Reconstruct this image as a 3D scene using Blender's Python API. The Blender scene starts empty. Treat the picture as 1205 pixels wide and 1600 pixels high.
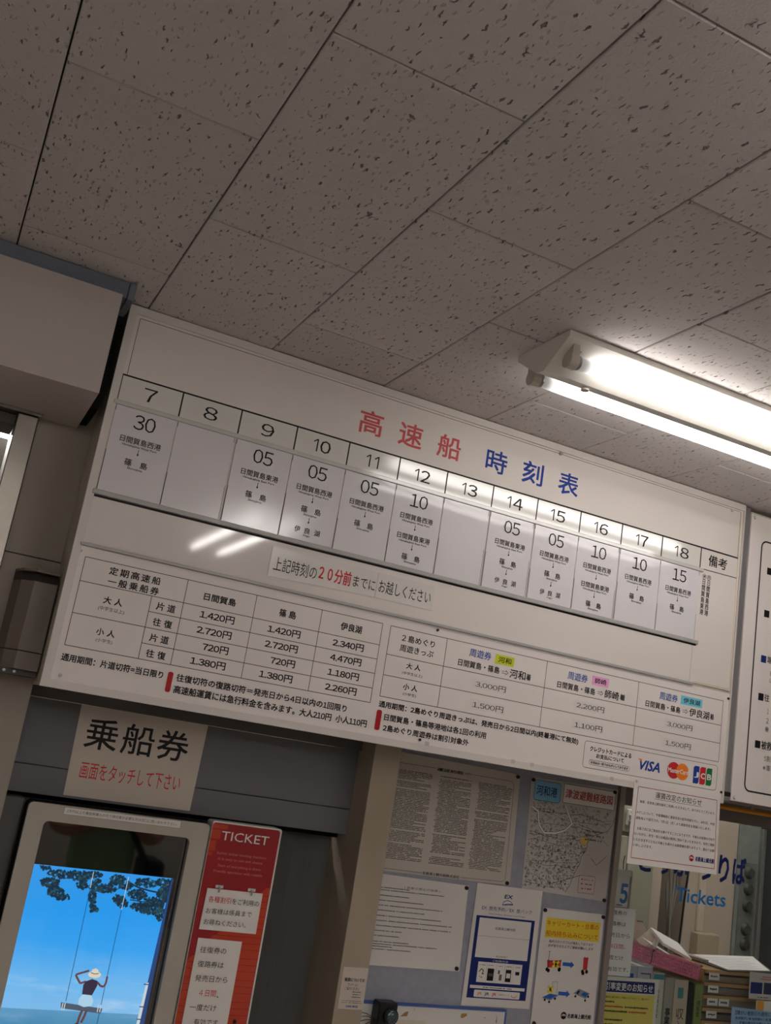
import bpy, math, random
from mathutils import Matrix, Vector
random.seed(7)
SC = bpy.context.scene
COL = SC.collection

# ------------------------------------------------------------------ camera
cam_d = bpy.data.cameras.new('camera')
cam_d.sensor_fit = 'VERTICAL'; cam_d.sensor_height = 24.0; cam_d.sensor_width = 24.0
cam_d.lens = 1571.35 / 1600 * 24.0
cam_d.clip_start = 0.02; cam_d.clip_end = 50
cam = bpy.data.objects.new('camera', cam_d); COL.objects.link(cam)
yaw, pitch, roll = 0.410783508, 0.240214251, 0.164219401
fw = Vector((math.sin(yaw)*math.cos(pitch), math.cos(yaw)*math.cos(pitch), math.sin(pitch)))
r0 = Vector((math.cos(yaw), -math.sin(yaw), 0)); u0 = r0.cross(fw)
rt = r0*math.cos(roll) + u0*math.sin(roll); up = -r0*math.sin(roll) + u0*math.cos(roll)
m = Matrix((rt, up, -fw)).transposed().to_4x4(); m.translation = Vector((0, 0, 1.6))
cam.matrix_world = m
SC.camera = cam
# ------------------------------------------------------------------ world, exposure
w = bpy.data.worlds.new('world'); SC.world = w; w.use_nodes = True
w.node_tree.nodes['Background'].inputs[0].default_value = (0.9, 0.95, 1.0, 1)
w.node_tree.nodes['Background'].inputs[1].default_value = 0.05
SC.view_settings.view_transform = 'Standard'
SC.view_settings.look = 'None'
SC.view_settings.exposure = 0.0
SC.view_settings.gamma = 1.0
SC.view_settings.use_curve_mapping = False
SC.cycles.use_denoising = True
SC.cycles.max_bounces = 8
SC.cycles.diffuse_bounces = 5
SC.cycles.sample_clamp_indirect = 6
TUBE = 9.6          # emission of the visible fixture's tubes
TUBE_ROOM = 27.0     # tubes of the mirrored fixture and the unseen ones added for ambient light
TUBE_OFFICE = 42.0

# ------------------------------------------------------------------ materials
def lin(c):
    return tuple(((v/255)/12.92 if v/255 <= .04045 else ((v/255+.055)/1.055)**2.4) for v in c)
MC = {}
def mat(name, rgb, rough=.6, spec=.4, metal=0, coat=0, coat_rough=.05, emit=0, var=.04, vscale=6, bump=0, bscale=200, alpha=1):
    if name in MC: return MC[name]
    mt = bpy.data.materials.new(name); mt.use_nodes = True
    nt = mt.node_tree; b = nt.nodes['Principled BSDF']
    c = lin(rgb)
    b.inputs['Roughness'].default_value = rough
    b.inputs['Specular IOR Level'].default_value = spec
    b.inputs['Metallic'].default_value = metal
    b.inputs['Coat Weight'].default_value = coat
    b.inputs['Coat Roughness'].default_value = coat_rough
    b.inputs['Base Color'].default_value = (*c, 1)
    geo = nt.nodes.new('ShaderNodeNewGeometry')
    if var > 0:
        n = nt.nodes.new('ShaderNodeTexNoise'); n.inputs['Scale'].default_value = vscale; n.inputs['Detail'].default_value = 5
        nt.links.new(geo.outputs['Position'], n.inputs['Vector'])
        r = nt.nodes.new('ShaderNodeMapRange'); r.inputs[1].default_value = .3; r.inputs[2].default_value = .7
        r.inputs[3].default_value = 1-var; r.inputs[4].default_value = 1+var
        nt.links.new(n.outputs[0], r.inputs[0])
        mx = nt.nodes.new('ShaderNodeMix'); mx.data_type = 'RGBA'; mx.blend_type = 'MULTIPLY'; mx.inputs[0].default_value = 1
        mx.inputs[6].default_value = (*c, 1); nt.links.new(r.outputs[0], mx.inputs[7])
        nt.links.new(mx.outputs[2], b.inputs['Base Color'])
    if bump > 0:
        n2 = nt.nodes.new('ShaderNodeTexNoise'); n2.inputs['Scale'].default_value = bscale; n2.inputs['Detail'].default_value = 3
        nt.links.new(geo.outputs['Position'], n2.inputs['Vector'])
        bp = nt.nodes.new('ShaderNodeBump'); bp.inputs['Strength'].default_value = bump; bp.inputs['Distance'].default_value = .002
        nt.links.new(n2.outputs[0], bp.inputs['Height']); nt.links.new(bp.outputs[0], b.inputs['Normal'])
        if coat: nt.links.new(bp.outputs[0], b.inputs['Coat Normal'])
    if emit:
        b.inputs['Emission Color'].default_value = (*c, 1); b.inputs['Emission Strength'].default_value = emit
    MC[name] = mt
    return mt

def ink(name, rgb): return mat('ink_'+name, rgb, rough=.55, spec=.25, var=0)
BLACK = ink('black', (22, 20, 22)); RED = ink('red', (200, 42, 44)); TRED = ink('title_red', (205, 88, 92)); BLUE = ink('blue', (28, 62, 150))
NAVY = ink('navy', (24, 40, 110)); DRED = ink('dark_red', (170, 22, 30)); MBLUE = ink('mid_blue', (38, 84, 170)); GREY = ink('grey', (90, 88, 90))
YEL = ink('yellow', (235, 208, 60)); LIME = ink('lime', (205, 212, 50)); PINK = ink('pink', (240, 168, 215)); CYAN = ink('cyan', (120, 205, 225))
ORANGE = ink('orange', (238, 128, 40)); GREEN = ink('green', (20, 125, 60)); WINK = ink('white', (235, 232, 228)); SKYB = ink('sky_blue', (40, 130, 210))
LBLUE = ink('light_blue', (130, 190, 225)); DKGREY = ink('dark_grey', (55, 55, 58)); BROWN = ink('brown', (165, 130, 80)); MREDT = ink('map_red', (190, 70, 70))

BOARD = mat('board_white', (227, 220, 215), rough=.055, spec=.5, var=.012, vscale=3, bump=.012, bscale=5)
FARE = mat('fare_panel_white', (231, 224, 220), rough=.5, spec=.35, var=.012)
FRAME = mat('aluminium_frame', (214, 208, 202), rough=.4, spec=.5, metal=.0, var=.03)
ALU = mat('aluminium', (170, 170, 172), rough=.35, metal=.85, var=.04)
RAIL = mat('clear_rail', (205, 204, 200), rough=.15, spec=.6, coat=.6, var=.02)
DRAIL = mat('grey_rail', (172, 170, 168), rough=.35, spec=.5, var=.03)
CARD = mat('card_in_sleeve', (222, 218, 223), rough=.5, spec=.3, coat=1, coat_rough=.13, var=.01, bump=.03, bscale=12); CARD.node_tree.nodes['Principled BSDF'].inputs['Coat IOR'].default_value = 1.6
HEAD = mat('header_acrylic', (222, 220, 214), rough=.45, spec=.3, coat=1, coat_rough=.09, var=.012, bump=.03, bscale=8); HEAD.node_tree.nodes['Principled BSDF'].inputs['Coat IOR'].default_value = 1.75
PAPER = mat('paper', (228, 224, 220), rough=.75, spec=.2, var=.015)
LAMIN = mat('laminated_paper', (196, 185, 174), rough=.4, spec=.4, coat=.6, coat_rough=.12, var=.02, bump=.12, bscale=12)
CLEARP = mat('sticker_tape', (222, 218, 214), rough=.2, spec=.5, coat=.5, coat_rough=.08, var=.01)
WALL = mat('wall_beige_grey', (150, 142, 132), rough=.55, spec=.3, var=.05, bump=.05)
COLM = mat('column_beige', (158, 146, 130), rough=.5, spec=.3, var=.05)
CASING = mat('casing_white', (180, 170, 167), rough=.5, spec=.3, var=.02)
TRIMB = mat('trim_blue_grey', (104, 110, 124), rough=.5, var=.03)
DARK = mat('dark_gap', (20, 19, 19), rough=.8, spec=.1, var=0)
HOUSE = mat('housing_taupe', (118, 108, 100), rough=.5, var=.04)
HOUSED = mat('housing_dark', (66, 60, 58), rough=.5, var=.05)
FASC = mat('fascia_grey', (100, 100, 104), rough=.45, spec=.4, var=.03)
MGREY = mat('machine_grey', (84, 83, 82), rough=.5, var=.04, bump=.05, bscale=900)
BEZEL = mat('bezel_silver', (176, 170, 160), rough=.4, spec=.45, var=.02)
SBLACK = mat('screen_black', (10, 11, 12), rough=.03, spec=1.0, coat=1, coat_rough=.03, var=0)
REDP = mat('panel_red', (150, 12, 26), rough=.25, spec=.4, coat=.6, coat_rough=.05, var=.03)
ORP = mat('panel_orange', (184, 56, 26), rough=.25, spec=.4, coat=.5, var=.03)
PINB = mat('pin_board_cloth', (160, 162, 174), rough=.85, spec=.15, var=.06, vscale=60, bump=.25, bscale=600)
FRB = mat('taupe_aluminium', (150, 142, 136), rough=.4, metal=.4, var=.04)
STEEL = mat('stainless', (142, 136, 128), rough=.28, metal=.95, var=.18, vscale=5, bump=.03, bscale=30)
MAGN = mat('magnet_black', (22, 20, 20), rough=.35, var=0)
PLWH = mat('white_plastic', (222, 220, 214), rough=.35, var=.02)
FIXW = mat('fixture_white_enamel', (226, 222, 214), rough=.35, spec=.4, var=.01)
SOCK = mat('lamp_socket_plastic', (196, 190, 178), rough=.45, var=.02)
YRAIL = mat('rod_orange', (222, 150, 30), rough=.35, var=.05)
OFFW = mat('office_wall_beige', (192, 178, 164), rough=.6, var=.04)
CABG = mat('cabinet_pale_green_grey', (160, 158, 142), rough=.45, var=.04)
FLOORM = mat('floor_vinyl', (198, 190, 182), rough=.4, var=.1, vscale=3)
ROOMW = mat('room_wall', (176, 170, 162), rough=.7, var=.04)
DESK = mat('desk_grey', (140, 138, 134), rough=.5, var=.05)

def tube_mat(name, strength):
    mt = bpy.data.materials.new(name); mt.use_nodes = True; nt = mt.node_tree
    b = nt.nodes['Principled BSDF']
    b.inputs['Base Color'].default_value = (.9, .9, .88, 1)
    b.inputs['Emission Color'].default_value = (1.0, .955, .93, 1)
    tc = nt.nodes.new('ShaderNodeTexCoord'); sp = nt.nodes.new('ShaderNodeSeparateXYZ')
    nt.links.new(tc.outputs['Generated'], sp.inputs[0])
    r = nt.nodes.new('ShaderNodeMapRange'); r.inputs[1].default_value = 0; r.inputs[2].default_value = .09; r.interpolation_type = 'SMOOTHERSTEP'
    r.inputs[3].default_value = .015; r.inputs[4].default_value = 1   # the cathode end of a tube glows less
    nt.links.new(sp.outputs[0], r.inputs[0])
    mu = nt.nodes.new('ShaderNodeMath'); mu.operation = 'MULTIPLY'; mu.inputs[1].default_value = strength
    nt.links.new(r.outputs[0], mu.inputs[0]); nt.links.new(mu.outputs[0], b.inputs['Emission Strength'])
    return mt

def ceiling_mat():
    mt = bpy.data.materials.new('fissured_ceiling_tile'); mt.use_nodes = True; nt = mt.node_tree; L = nt.links
    b = nt.nodes['Principled BSDF']; b.inputs['Roughness'].default_value = .9; b.inputs['Specular IOR Level'].default_value = .15
    geo = nt.nodes.new('ShaderNodeNewGeometry')
    def node(t, **k):
        n = nt.nodes.new(t)
        for a, v in k.items(): setattr(n, a, v)
        return n
    def pits(scale, yf, dist_scale, dist_amt, thr0, thr1):
        nz = node('ShaderNodeTexNoise'); nz.inputs['Scale'].default_value = dist_scale; nz.inputs['Detail'].default_value = 2
        L.new(geo.outputs['Position'], nz.inputs['Vector'])
        sub = node('ShaderNodeVectorMath', operation='SUBTRACT'); L.new(nz.outputs['Color'], sub.inputs[0]); sub.inputs[1].default_value = (.5, .5, .5)
        sc = node('ShaderNodeVectorMath', operation='SCALE'); L.new(sub.outputs[0], sc.inputs[0]); sc.inputs['Scale'].default_value = dist_amt
        ad = node('ShaderNodeVectorMath', operation='ADD'); L.new(geo.outputs['Position'], ad.inputs[0]); L.new(sc.outputs[0], ad.inputs[1])
        ml = node('ShaderNodeVectorMath', operation='MULTIPLY'); L.new(ad.outputs[0], ml.inputs[0]); ml.inputs[1].default_value = (1, yf, 0)
        vo = node('ShaderNodeTexVoronoi', voronoi_dimensions='2D'); vo.inputs['Scale'].default_value = scale; L.new(ml.outputs[0], vo.inputs['Vector'])
        sx = node('ShaderNodeSeparateColor'); L.new(vo.outputs['Color'], sx.inputs[0])
        mr = node('ShaderNodeMapRange'); L.new(sx.outputs[0], mr.inputs[0]); mr.inputs[1].default_value = thr0; mr.inputs[2].default_value = 1; mr.inputs[3].default_value = 0; mr.inputs[4].default_value = thr1
        df = node('ShaderNodeMath', operation='SUBTRACT'); L.new(mr.outputs[0], df.inputs[0]); L.new(vo.outputs['Distance'], df.inputs[1])
        st = node('ShaderNodeMapRange'); L.new(df.outputs[0], st.inputs[0]); st.inputs[1].default_value = -.015; st.inputs[2].default_value = .04; st.inputs[3].default_value = 0; st.inputs[4].default_value = 1
        return st
    a = pits(92, .26, 110, .010, .50, .165)
    c = pits(34, .30, 85, .030, .74, .072)
    d = pits(120, .35, 120, .008, .45, .20)
    dm = node('ShaderNodeMath', operation='MULTIPLY'); L.new(d.outputs[0], dm.inputs[0]); dm.inputs[1].default_value = .28
    m1 = node('ShaderNodeMath', operation='MAXIMUM'); L.new(a.outputs[0], m1.inputs[0]); L.new(c.outputs[0], m1.inputs[1])
    m2 = node('ShaderNodeMath', operation='MAXIMUM'); L.new(m1.outputs[0], m2.inputs[0]); L.new(dm.outputs[0], m2.inputs[1])
    nz = node('ShaderNodeTexNoise'); nz.inputs['Scale'].default_value = 3; L.new(geo.outputs['Position'], nz.inputs['Vector'])
    oi = node('ShaderNodeObjectInfo')
    rr = node('ShaderNodeMapRange'); L.new(oi.outputs['Random'], rr.inputs[0]); rr.inputs[3].default_value = .95; rr.inputs[4].default_value = 1.04
    base = node('ShaderNodeMix', data_type='RGBA'); L.new(nz.outputs[0], base.inputs[0])
    base.inputs[6].default_value = (.60, .56, .54, 1); base.inputs[7].default_value = (.66, .62, .60, 1)
    bm = node('ShaderNodeVectorMath', operation='SCALE'); L.new(base.outputs[2], bm.inputs[0]); L.new(rr.outputs[0], bm.inputs['Scale'])
    mx = node('ShaderNodeMix', data_type='RGBA'); dp = node('ShaderNodeMath', operation='MULTIPLY'); L.new(m2.outputs[0], dp.inputs[0]); dp.inputs[1].default_value = .86; L.new(dp.outputs[0], mx.inputs[0]); L.new(bm.outputs[0], mx.inputs[6]); mx.inputs[7].default_value = (.15, .13, .12, 1)  # shade inside the pits is painted into the base colour
    L.new(mx.outputs[2], b.inputs['Base Color'])
    iv = node('ShaderNodeMath', operation='SUBTRACT'); iv.inputs[0].default_value = 1; L.new(m2.outputs[0], iv.inputs[1])
    fn = node('ShaderNodeTexNoise'); fn.inputs['Scale'].default_value = 260; L.new(geo.outputs['Position'], fn.inputs['Vector'])
    fa = node('ShaderNodeMath', operation='MULTIPLY_ADD'); L.new(fn.outputs[0], fa.inputs[0]); fa.inputs[1].default_value = .15; L.new(iv.outputs[0], fa.inputs[2])
    bp = node('ShaderNodeBump'); bp.inputs['Strength'].default_value = 1.0; bp.inputs['Distance'].default_value = .005
    L.new(fa.outputs[0], bp.inputs['Height']); L.new(bp.outputs[0], b.inputs['Normal'])
    return mt
TILE = ceiling_mat()

def glass_mat():
    mt = bpy.data.materials.new('window_glass'); mt.use_nodes = True; nt = mt.node_tree; L = nt.links
    nt.nodes.remove(nt.nodes['Principled BSDF']); out = nt.nodes['Material Output']
    tr = nt.nodes.new('ShaderNodeBsdfTransparent'); tr.inputs[0].default_value = (.93, .95, .94, 1)
    gl = nt.nodes.new('ShaderNodeBsdfGlossy'); gl.inputs['Roughness'].default_value = .02
    fr = nt.nodes.new('ShaderNodeFresnel'); fr.inputs[0].default_value = 1.45
    mx = nt.nodes.new('ShaderNodeMixShader')
    ge = nt.nodes.new('ShaderNodeNewGeometry'); iv = nt.nodes.new('ShaderNodeMath'); iv.operation = 'SUBTRACT'; iv.inputs[0].default_value = 1; L.new(ge.outputs['Backfacing'], iv.inputs[1])
    mu = nt.nodes.new('ShaderNodeMath'); mu.operation = 'MULTIPLY'; L.new(fr.outputs[0], mu.inputs[0]); L.new(iv.outputs[0], mu.inputs[1]); L.new(mu.outputs[0], mx.inputs[0]); L.new(tr.outputs[0], mx.inputs[1]); L.new(gl.outputs[0], mx.inputs[2])
    L.new(mx.outputs[0], out.inputs[0])
    return mt
GLASS = glass_mat()

# ------------------------------------------------------------------ builders
LOC = {}
def link(o, parent=None, kind=None):
    COL.objects.link(o)
    if parent is not None: o.parent = parent
    if kind: o['kind'] = kind
    return o
def wloc(o):
    return LOC.get(o.name, Vector((0, 0, 0)))
def thing(name, label, cat, loc, group=None):
    o = bpy.data.objects.new(name, None); o.empty_display_size = .05
    o.location = loc; COL.objects.link(o)
    o['label'] = label; o['category'] = cat
    if group: o['group'] = group
    LOC[o.name] = Vector(loc)
    return o
def tag(o, label, cat, group=None):
    o['label'] = label; o['category'] = cat
    if group: o['group'] = group
    return o
def mesh(name, vs, fs, mt, parent=None, kind=None, smooth=False, label=None):
    """vs in world coordinates"""
    if parent is not None: org = Vector(wloc(parent)); rel = Vector((0, 0, 0))
    else:
        org = Vector([(min(v[i] for v in vs)+max(v[i] for v in vs))/2 for i in range(3)]); org.z = min(v[2] for v in vs); rel = org
    me = bpy.data.meshes.new(name)
    me.from_pydata([tuple(Vector(v)-org) for v in vs], [], fs)
    mts = mt if isinstance(mt, (list, tuple)) else [mt]
    for q in mts: me.materials.append(q)
    if smooth: me.polygons.foreach_set('use_smooth', [True]*len(me.polygons))
    me.update()
    o = bpy.data.objects.new(name, me); o.location = rel
    link(o, parent, kind)
    LOC[o.name] = Vector(org)
    if label: o['label'] = label
    return o
def boxgeo(x0, x1, y0, y1, z0, z1, b=0):
    if b <= 0:
        v = [(x, y, z) for x in (x0, x1) for y in (y0, y1) for z in (z0, z1)]
        f = [(0,1,3,2),(4,6,7,5),(0,4,5,1),(2,3,7,6),(0,2,6,4),(1,5,7,3)]
        return v, f
    # bevelled: three nested boxes of corner points
    vs = []; idx = {}
    X = (x0, x1); Y = (y0, y1); Z = (z0, z1)
    for i in (0, 1):
        for j in (0, 1):
            for k in (0, 1):
                sx = b if i == 0 else -b; sy = b if j == 0 else -b; sz = b if k == 0 else -b
                for a, p in (('x', (X[i], Y[j]+sy, Z[k]+sz)), ('y', (X[i]+sx, Y[j], Z[k]+sz)), ('z', (X[i]+sx, Y[j]+sy, Z[k]))):
                    idx[(i, j, k, a)] = len(vs); vs.append(p)
    f = []
    for i in (0, 1):
        q = [idx[(i,0,0,'x')], idx[(i,1,0,'x')], idx[(i,1,1,'x')], idx[(i,0,1,'x')]]; f.append(q if i else q[::-1])
        q = [idx[(0,i,0,'y')], idx[(1,i,0,'y')], idx[(1,i,1,'y')], idx[(0,i,1,'y')]]; f.append(q[::-1] if i else q)
        q = [idx[(0,0,i,'z')], idx[(1,0,i,'z')], idx[(1,1,i,'z')], idx[(0,1,i,'z')]]; f.append(q if i else q[::-1])
    for j in (0, 1):
        for k in (0, 1):
            f.append([idx[(0,j,k,'y')], idx[(1,j,k,'y')], idx[(1,j,k,'z')], idx[(0,j,k,'z')]] if (j+k) % 2 else [idx[(0,j,k,'z')], idx[(1,j,k,'z')], idx[(1,j,k,'y')], idx[(0,j,k,'y')]])
            f.append([idx[(j,0,k,'x')], idx[(j,1,k,'x')], idx[(j,1,k,'z')], idx[(j,0,k,'z')]] if (j+k) % 2 == 0 else [idx[(j,0,k,'z')], idx[(j,1,k,'z')], idx[(j,1,k,'x')], idx[(j,0,k,'x')]])
            f.append([idx[(j,k,0,'x')], idx[(j,k,1,'x')], idx[(j,k,1,'y')], idx[(j,k,0,'y')]] if (j+k) % 2 else [idx[(j,k,0,'y')], idx[(j,k,1,'y')], idx[(j,k,1,'x')], idx[(j,k,0,'x')]])
    for i in (0, 1):
        for j in (0, 1):
            for k in (0, 1):
                t = [idx[(i,j,k,'x')], idx[(i,j,k,'y')], idx[(i,j,k,'z')]]
                f.append(t if (i+j+k) % 2 else t[::-1])
    return vs, f
def box(name, x0, x1, y0, y1, z0, z1, mt, parent=None, b=0, kind=None, label=None):
    v, f = boxgeo(x0, x1, y0, y1, z0, z1, b)
    return mesh(name, v, f, mt, parent, kind, label=label)
def boxes(name, lst, mt, parent=None, kind=None, b=0, label=None):
    V = []; F = []
    for t in lst:
        v, f = boxgeo(*t, b); o = len(V); V += v; F += [tuple(i+o for i in q) for q in f]
    return mesh(name, V, F, mt, parent, kind, label=label)
def cylgeo(p0, p1, r, n=12, r1=None, caps=True):
    p0 = Vector(p0); p1 = Vector(p1); d = (p1-p0).normalized()
    a = d.orthogonal().normalized(); c = d.cross(a); r1 = r if r1 is None else r1
    vs = []
    for p, rr in ((p0, r), (p1, r1)):
        for i in range(n):
            t = 2*math.pi*i/n; vs.append(tuple(p + a*math.cos(t)*rr + c*math.sin(t)*rr))
    fs = [(i, (i+1) % n, n+(i+1) % n, n+i) for i in range(n)]
    if caps: fs += [tuple(range(n))[::-1], tuple(range(n, 2*n))]
    return vs, fs
def cyl(name, p0, p1, r, mt, parent=None, n=16, r1=None, smooth=True, label=None):
    v, f = cylgeo(p0, p1, r, n, r1)
    o = mesh(name, v, f, mt, parent, label=label)
    if smooth:
        for p in o.data.polygons: p.use_smooth = len(p.vertices) == 4
    return o
def tubegeo(pts, r, n=6):
    V = []; F = []
    for k, p in enumerate(pts):
        p = Vector(p); q = Vector(pts[min(k+1, len(pts)-1)]) - Vector(pts[max(k-1, 0)]); d = q.normalized()
        ref = Vector((0, 1, 0)) if abs(d.y) < .9 else Vector((1, 0, 0))
        a = d.cross(ref).normalized(); c = d.cross(a)
        for i in range(n):
            t = 2*math.pi*i/n; V.append(tuple(p + a*math.cos(t)*r + c*math.sin(t)*r))
    for k in range(len(pts)-1):
        for i in range(n): F.append((k*n+i, k*n+(i+1) % n, (k+1)*n+(i+1) % n, (k+1)*n+i))
    F += [tuple(range(n)), tuple(range((len(pts)-1)*n, len(pts)*n))]
    return V, F
def prism_x(name, x0, x1, prof, mt, parent=None, kind=None):
    """profile of (y, z) points swept along x"""
    n = len(prof)
    v = [(x0, y, z) for y, z in prof] + [(x1, y, z) for y, z in prof]
    f = [(i, (i+1) % n, n+(i+1) % n, n+i) for i in range(n)] + [tuple(range(n))[::-1], tuple(range(n, 2*n))]
    return mesh(name, v, f, mt, parent, kind)
def prism_y(name, pts, y0, y1, mt, parent=None, label=None):
    n = len(pts)
    v = [(x, y0, z) for x, z in pts] + [(x, y1, z) for x, z in pts]
    f = [(i, (i+1) % n, n+(i+1) % n, n+i) for i in range(n)] + [tuple(range(n))[::-1], tuple(range(n, 2*n))]
    return mesh(name, v, f, mt, parent, label=label)
def rrect(x0, x1, z0, z1, r, n=5):
    p = []
    for cx, cz, a in ((x1-r, z0+r, -90), (x1-r, z1-r, 0), (x0+r, z1-r, 90), (x0+r, z0+r, 180)):
        for i in range(n+1):
            t = math.radians(a + 90*i/n); p.append((cx+r*math.cos(t), cz+r*math.sin(t)))
    return p

# ---- print: flat ink on a surface facing -y
TXC = {}; RAW = {}
def raw(s_):
    if s_ not in RAW:
        cu = bpy.data.curves.new('t', 'FONT'); cu.body = s_; cu.resolution_u = 2
        o = bpy.data.objects.new('t', cu); me = bpy.data.meshes.new_from_object(o)
        RAW[s_] = ([(v.co.x, v.co.y) for v in me.vertices], [tuple(p.vertices) for p in me.polygons])
        bpy.data.objects.remove(o); bpy.data.curves.remove(cu); bpy.data.meshes.remove(me)
    return RAW[s_]
def maxx(s_): return max(v[0] for v in raw(s_)[0])
def glyphs(s):
    """one block of text scaled to a unit box; figures are taken from the same gothic face as the kanji"""
    if s not in TXC:
        V = []; F = []
        if '\n' in s or not any(c.isdigit() and ord(c) < 128 for c in s):
            V, F = raw(s); V = list(V)
        else:
            x = 0; runs = []; cur = ''
            for c in s:
                if c.isdigit() and ord(c) < 128:
                    if cur: runs.append(cur); cur = ''
                    runs.append(c)
                else: cur += c
            if cur: runs.append(cur)
            em = maxx('国国') - maxx('国')
            for r in runs:
                if len(r) == 1 and r.isdigit():
                    v, f = raw(chr(ord('０')+int(r))); a0 = min(p[0] for p in v); a1 = max(p[0] for p in v); adv = .56*em
                    dx = x + (adv-(a1-a0))/2 - a0; h = .94
                else:
                    v, f = raw(r); adv = maxx(r+'H') - maxx('H'); dx = x; h = 1
                k = len(V); V += [(p[0]+dx, p[1]*h) for p in v]; F += [tuple(i+k for i in q) for q in f]; x += adv
        if not V: V = [(0, 0), (1, 0), (1, 1)]; F = []
        x0 = min(v[0] for v in V); x1 = max(v[0] for v in V); y0 = min(v[1] for v in V); y1 = max(v[1] for v in V)
        TXC[s] = ([((p-x0)/max(x1-x0, 1e-6), (q-y0)/max(y1-y0, 1e-6)) for p, q in V], F, (x1-x0)/max(y1-y0, 1e-6))
    return TXC[s]
class Print:
    def __init__(s, parent, y, rot=None):
        s.p = parent; s.y = y; s.g = {}; s.rot = rot
    def add(s, name, mt, vs, fs, lay=1):
        V, F = s.g.setdefault((name, mt.name), ([], []))
        o = len(V); V += [(a, (s.y(a, b) if callable(s.y) else s.y) - .00025*lay, b) for a, b in vs]; F += [tuple(i+o for i in q) for q in fs]
    def text(s, t, x0, x1, z0, z1, mt=None, bold=0.0, lay=2, slant=0, name='lettering'):
        vs, fs, asp = glyphs(t)
        # heavier weight: the glyph struck again a hair to each side
        k = len(t.split('\n')); em = (z1-z0)/k*1.05 if k > 1 else (z1-z0)*1.1; e = bold*em*.62
        for q, (ox, oz) in enumerate(((-e, -e), (e, -e), (-e, e), (e, e)) if bold >= .01 else ((0, 0),)):
            s.add(name, mt or BLACK, [(x0+e+ox+(x1-x0-2*e)*a+slant*b*(z1-z0), z0+e+oz+(z1-z0-2*e)*b) for a, b in vs], fs, lay + q*.09)
    def rect(s, x0, x1, z0, z1, mt=None, lay=1, name='printed_block'):
        s.add(name, mt or BLACK, [(x0, z0), (x1, z0), (x1, z1), (x0, z1)], [(0, 1, 2, 3)], lay)
    def poly(s, pts, mt=None, lay=1, name='printed_shape'):
        s.add(name, mt or BLACK, pts, [tuple(range(len(pts)))], lay)
    def line(s, x0, z0, x1, z1, w=.001, mt=None, lay=1, name='ruled_line'):
        dx, dz = x1-x0, z1-z0; L = math.hypot(dx, dz) or 1; nx, nz = -dz/L*w/2, dx/L*w/2
        s.add(name, mt or BLACK, [(x0-nx, z0-nz), (x1-nx, z1-nz), (x1+nx, z1+nz), (x0+nx, z0+nz)], [(0, 1, 2, 3)], lay)
    def path(s, pts, w=.001, mt=None, lay=1, closed=False, name='ruled_line'):
        q = pts + [pts[0]] if closed else pts
        for a, b in zip(q, q[1:]): s.line(*a, *b, w, mt, lay, name)
    def disc(s, cx, cz, r, mt=None, lay=1, n=20, sx=1, name='printed_shape'):
        s.poly([(cx+sx*r*math.cos(2*math.pi*i/n), cz+r*math.sin(2*math.pi*i/n)) for i in range(n)], mt, lay, name)
    def ring(s, cx, cz, r, w, mt=None, lay=1, n=20, name='printed_shape'):
        s.path([(cx+r*math.cos(2*math.pi*i/n), cz+r*math.sin(2*math.pi*i/n)) for i in range(n)], w, mt, lay, True, name)
    def small(s, x0, x1, z, h, mt=None, gap=.12, lay=1, rnd=random):
        """print too fine to read: a run of character-size marks"""
        x = x0
        while x < x1 - h*.4:
            wd = h*rnd.uniform(.6, 1.0)
            if rnd.random() > gap:
                s.add('fine_print', mt or BLACK, [(x, z+h*rnd.uniform(0, .3)), (x+wd*.8, z+h*rnd.uniform(0, .3)), (x+wd*.8, z+h*rnd.uniform(.7, 1)), (x, z+h*rnd.uniform(.7, 1))], [(0, 1, 2, 3)], lay)
            x += wd
    def done(s):
        for (name, mn), (V, F) in s.g.items():
            o = mesh(name, V, F, bpy.data.materials[mn], s.p)
            if name == 'fine_print': o['kind'] = 'stuff'
        s.g = {}

# ================================================================== STRUCTURE
CZ = 2.465
WY = 2.26
box('floor', -3.2, 4.6, -4.2, 5.0, -.1, 0, FLOORM, kind='structure')
# ceiling: backing slab, then tiles laid in broken bond
ceil = box('ceiling', -3.2, 4.6, -4.2, 5.0, CZ+.012, CZ+.1, mat('ceiling_back', (70, 62, 54), rough=.9), kind='structure')
TX, TY, g = .289, .5684, .0027
tv, tf = boxgeo(g/2, TX-g/2, g/2, TY-g/2, 0, .0125, .0016)
tme = bpy.data.meshes.new('ceiling_tile'); tme.from_pydata(tv, [], tf); tme.materials.append(TILE); tme.update()
tv2, tf2 = boxgeo(g/2, TX-g/2, g/2, TY/2-g/2, 0, .0125, .0016)
for i in range(-11, 16):
    for j in range(-10, 9):
        y = .7763 + TY*j + (0 if i % 2 == 0 else TY/2)
        if y + TY > 5.35 or y < -4.6: continue
        o = bpy.data.objects.new('ceiling_tile', tme); COL.objects.link(o); o.parent = ceil
        o.location = Vector((-.0057+TX*i, y, CZ + random.uniform(-.0006, .0006))) - LOC[ceil.name]
        o.rotation_euler = (random.uniform(-.0012, .0012), random.uniform(-.0012, .0012), 0)
# walls of the waiting room
box('wall_left', -1.62, -1.5, -4.1, 2.26, 0, CZ, ROOMW, kind='structure')
box('wall_right', 4.3, 4.42, -4.1, 5.0, 0, CZ, ROOMW, kind='structure')
box('wall_near', -1.62, 4.42, -4.2, -4.1, 0, CZ, ROOMW, kind='structure')
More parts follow.
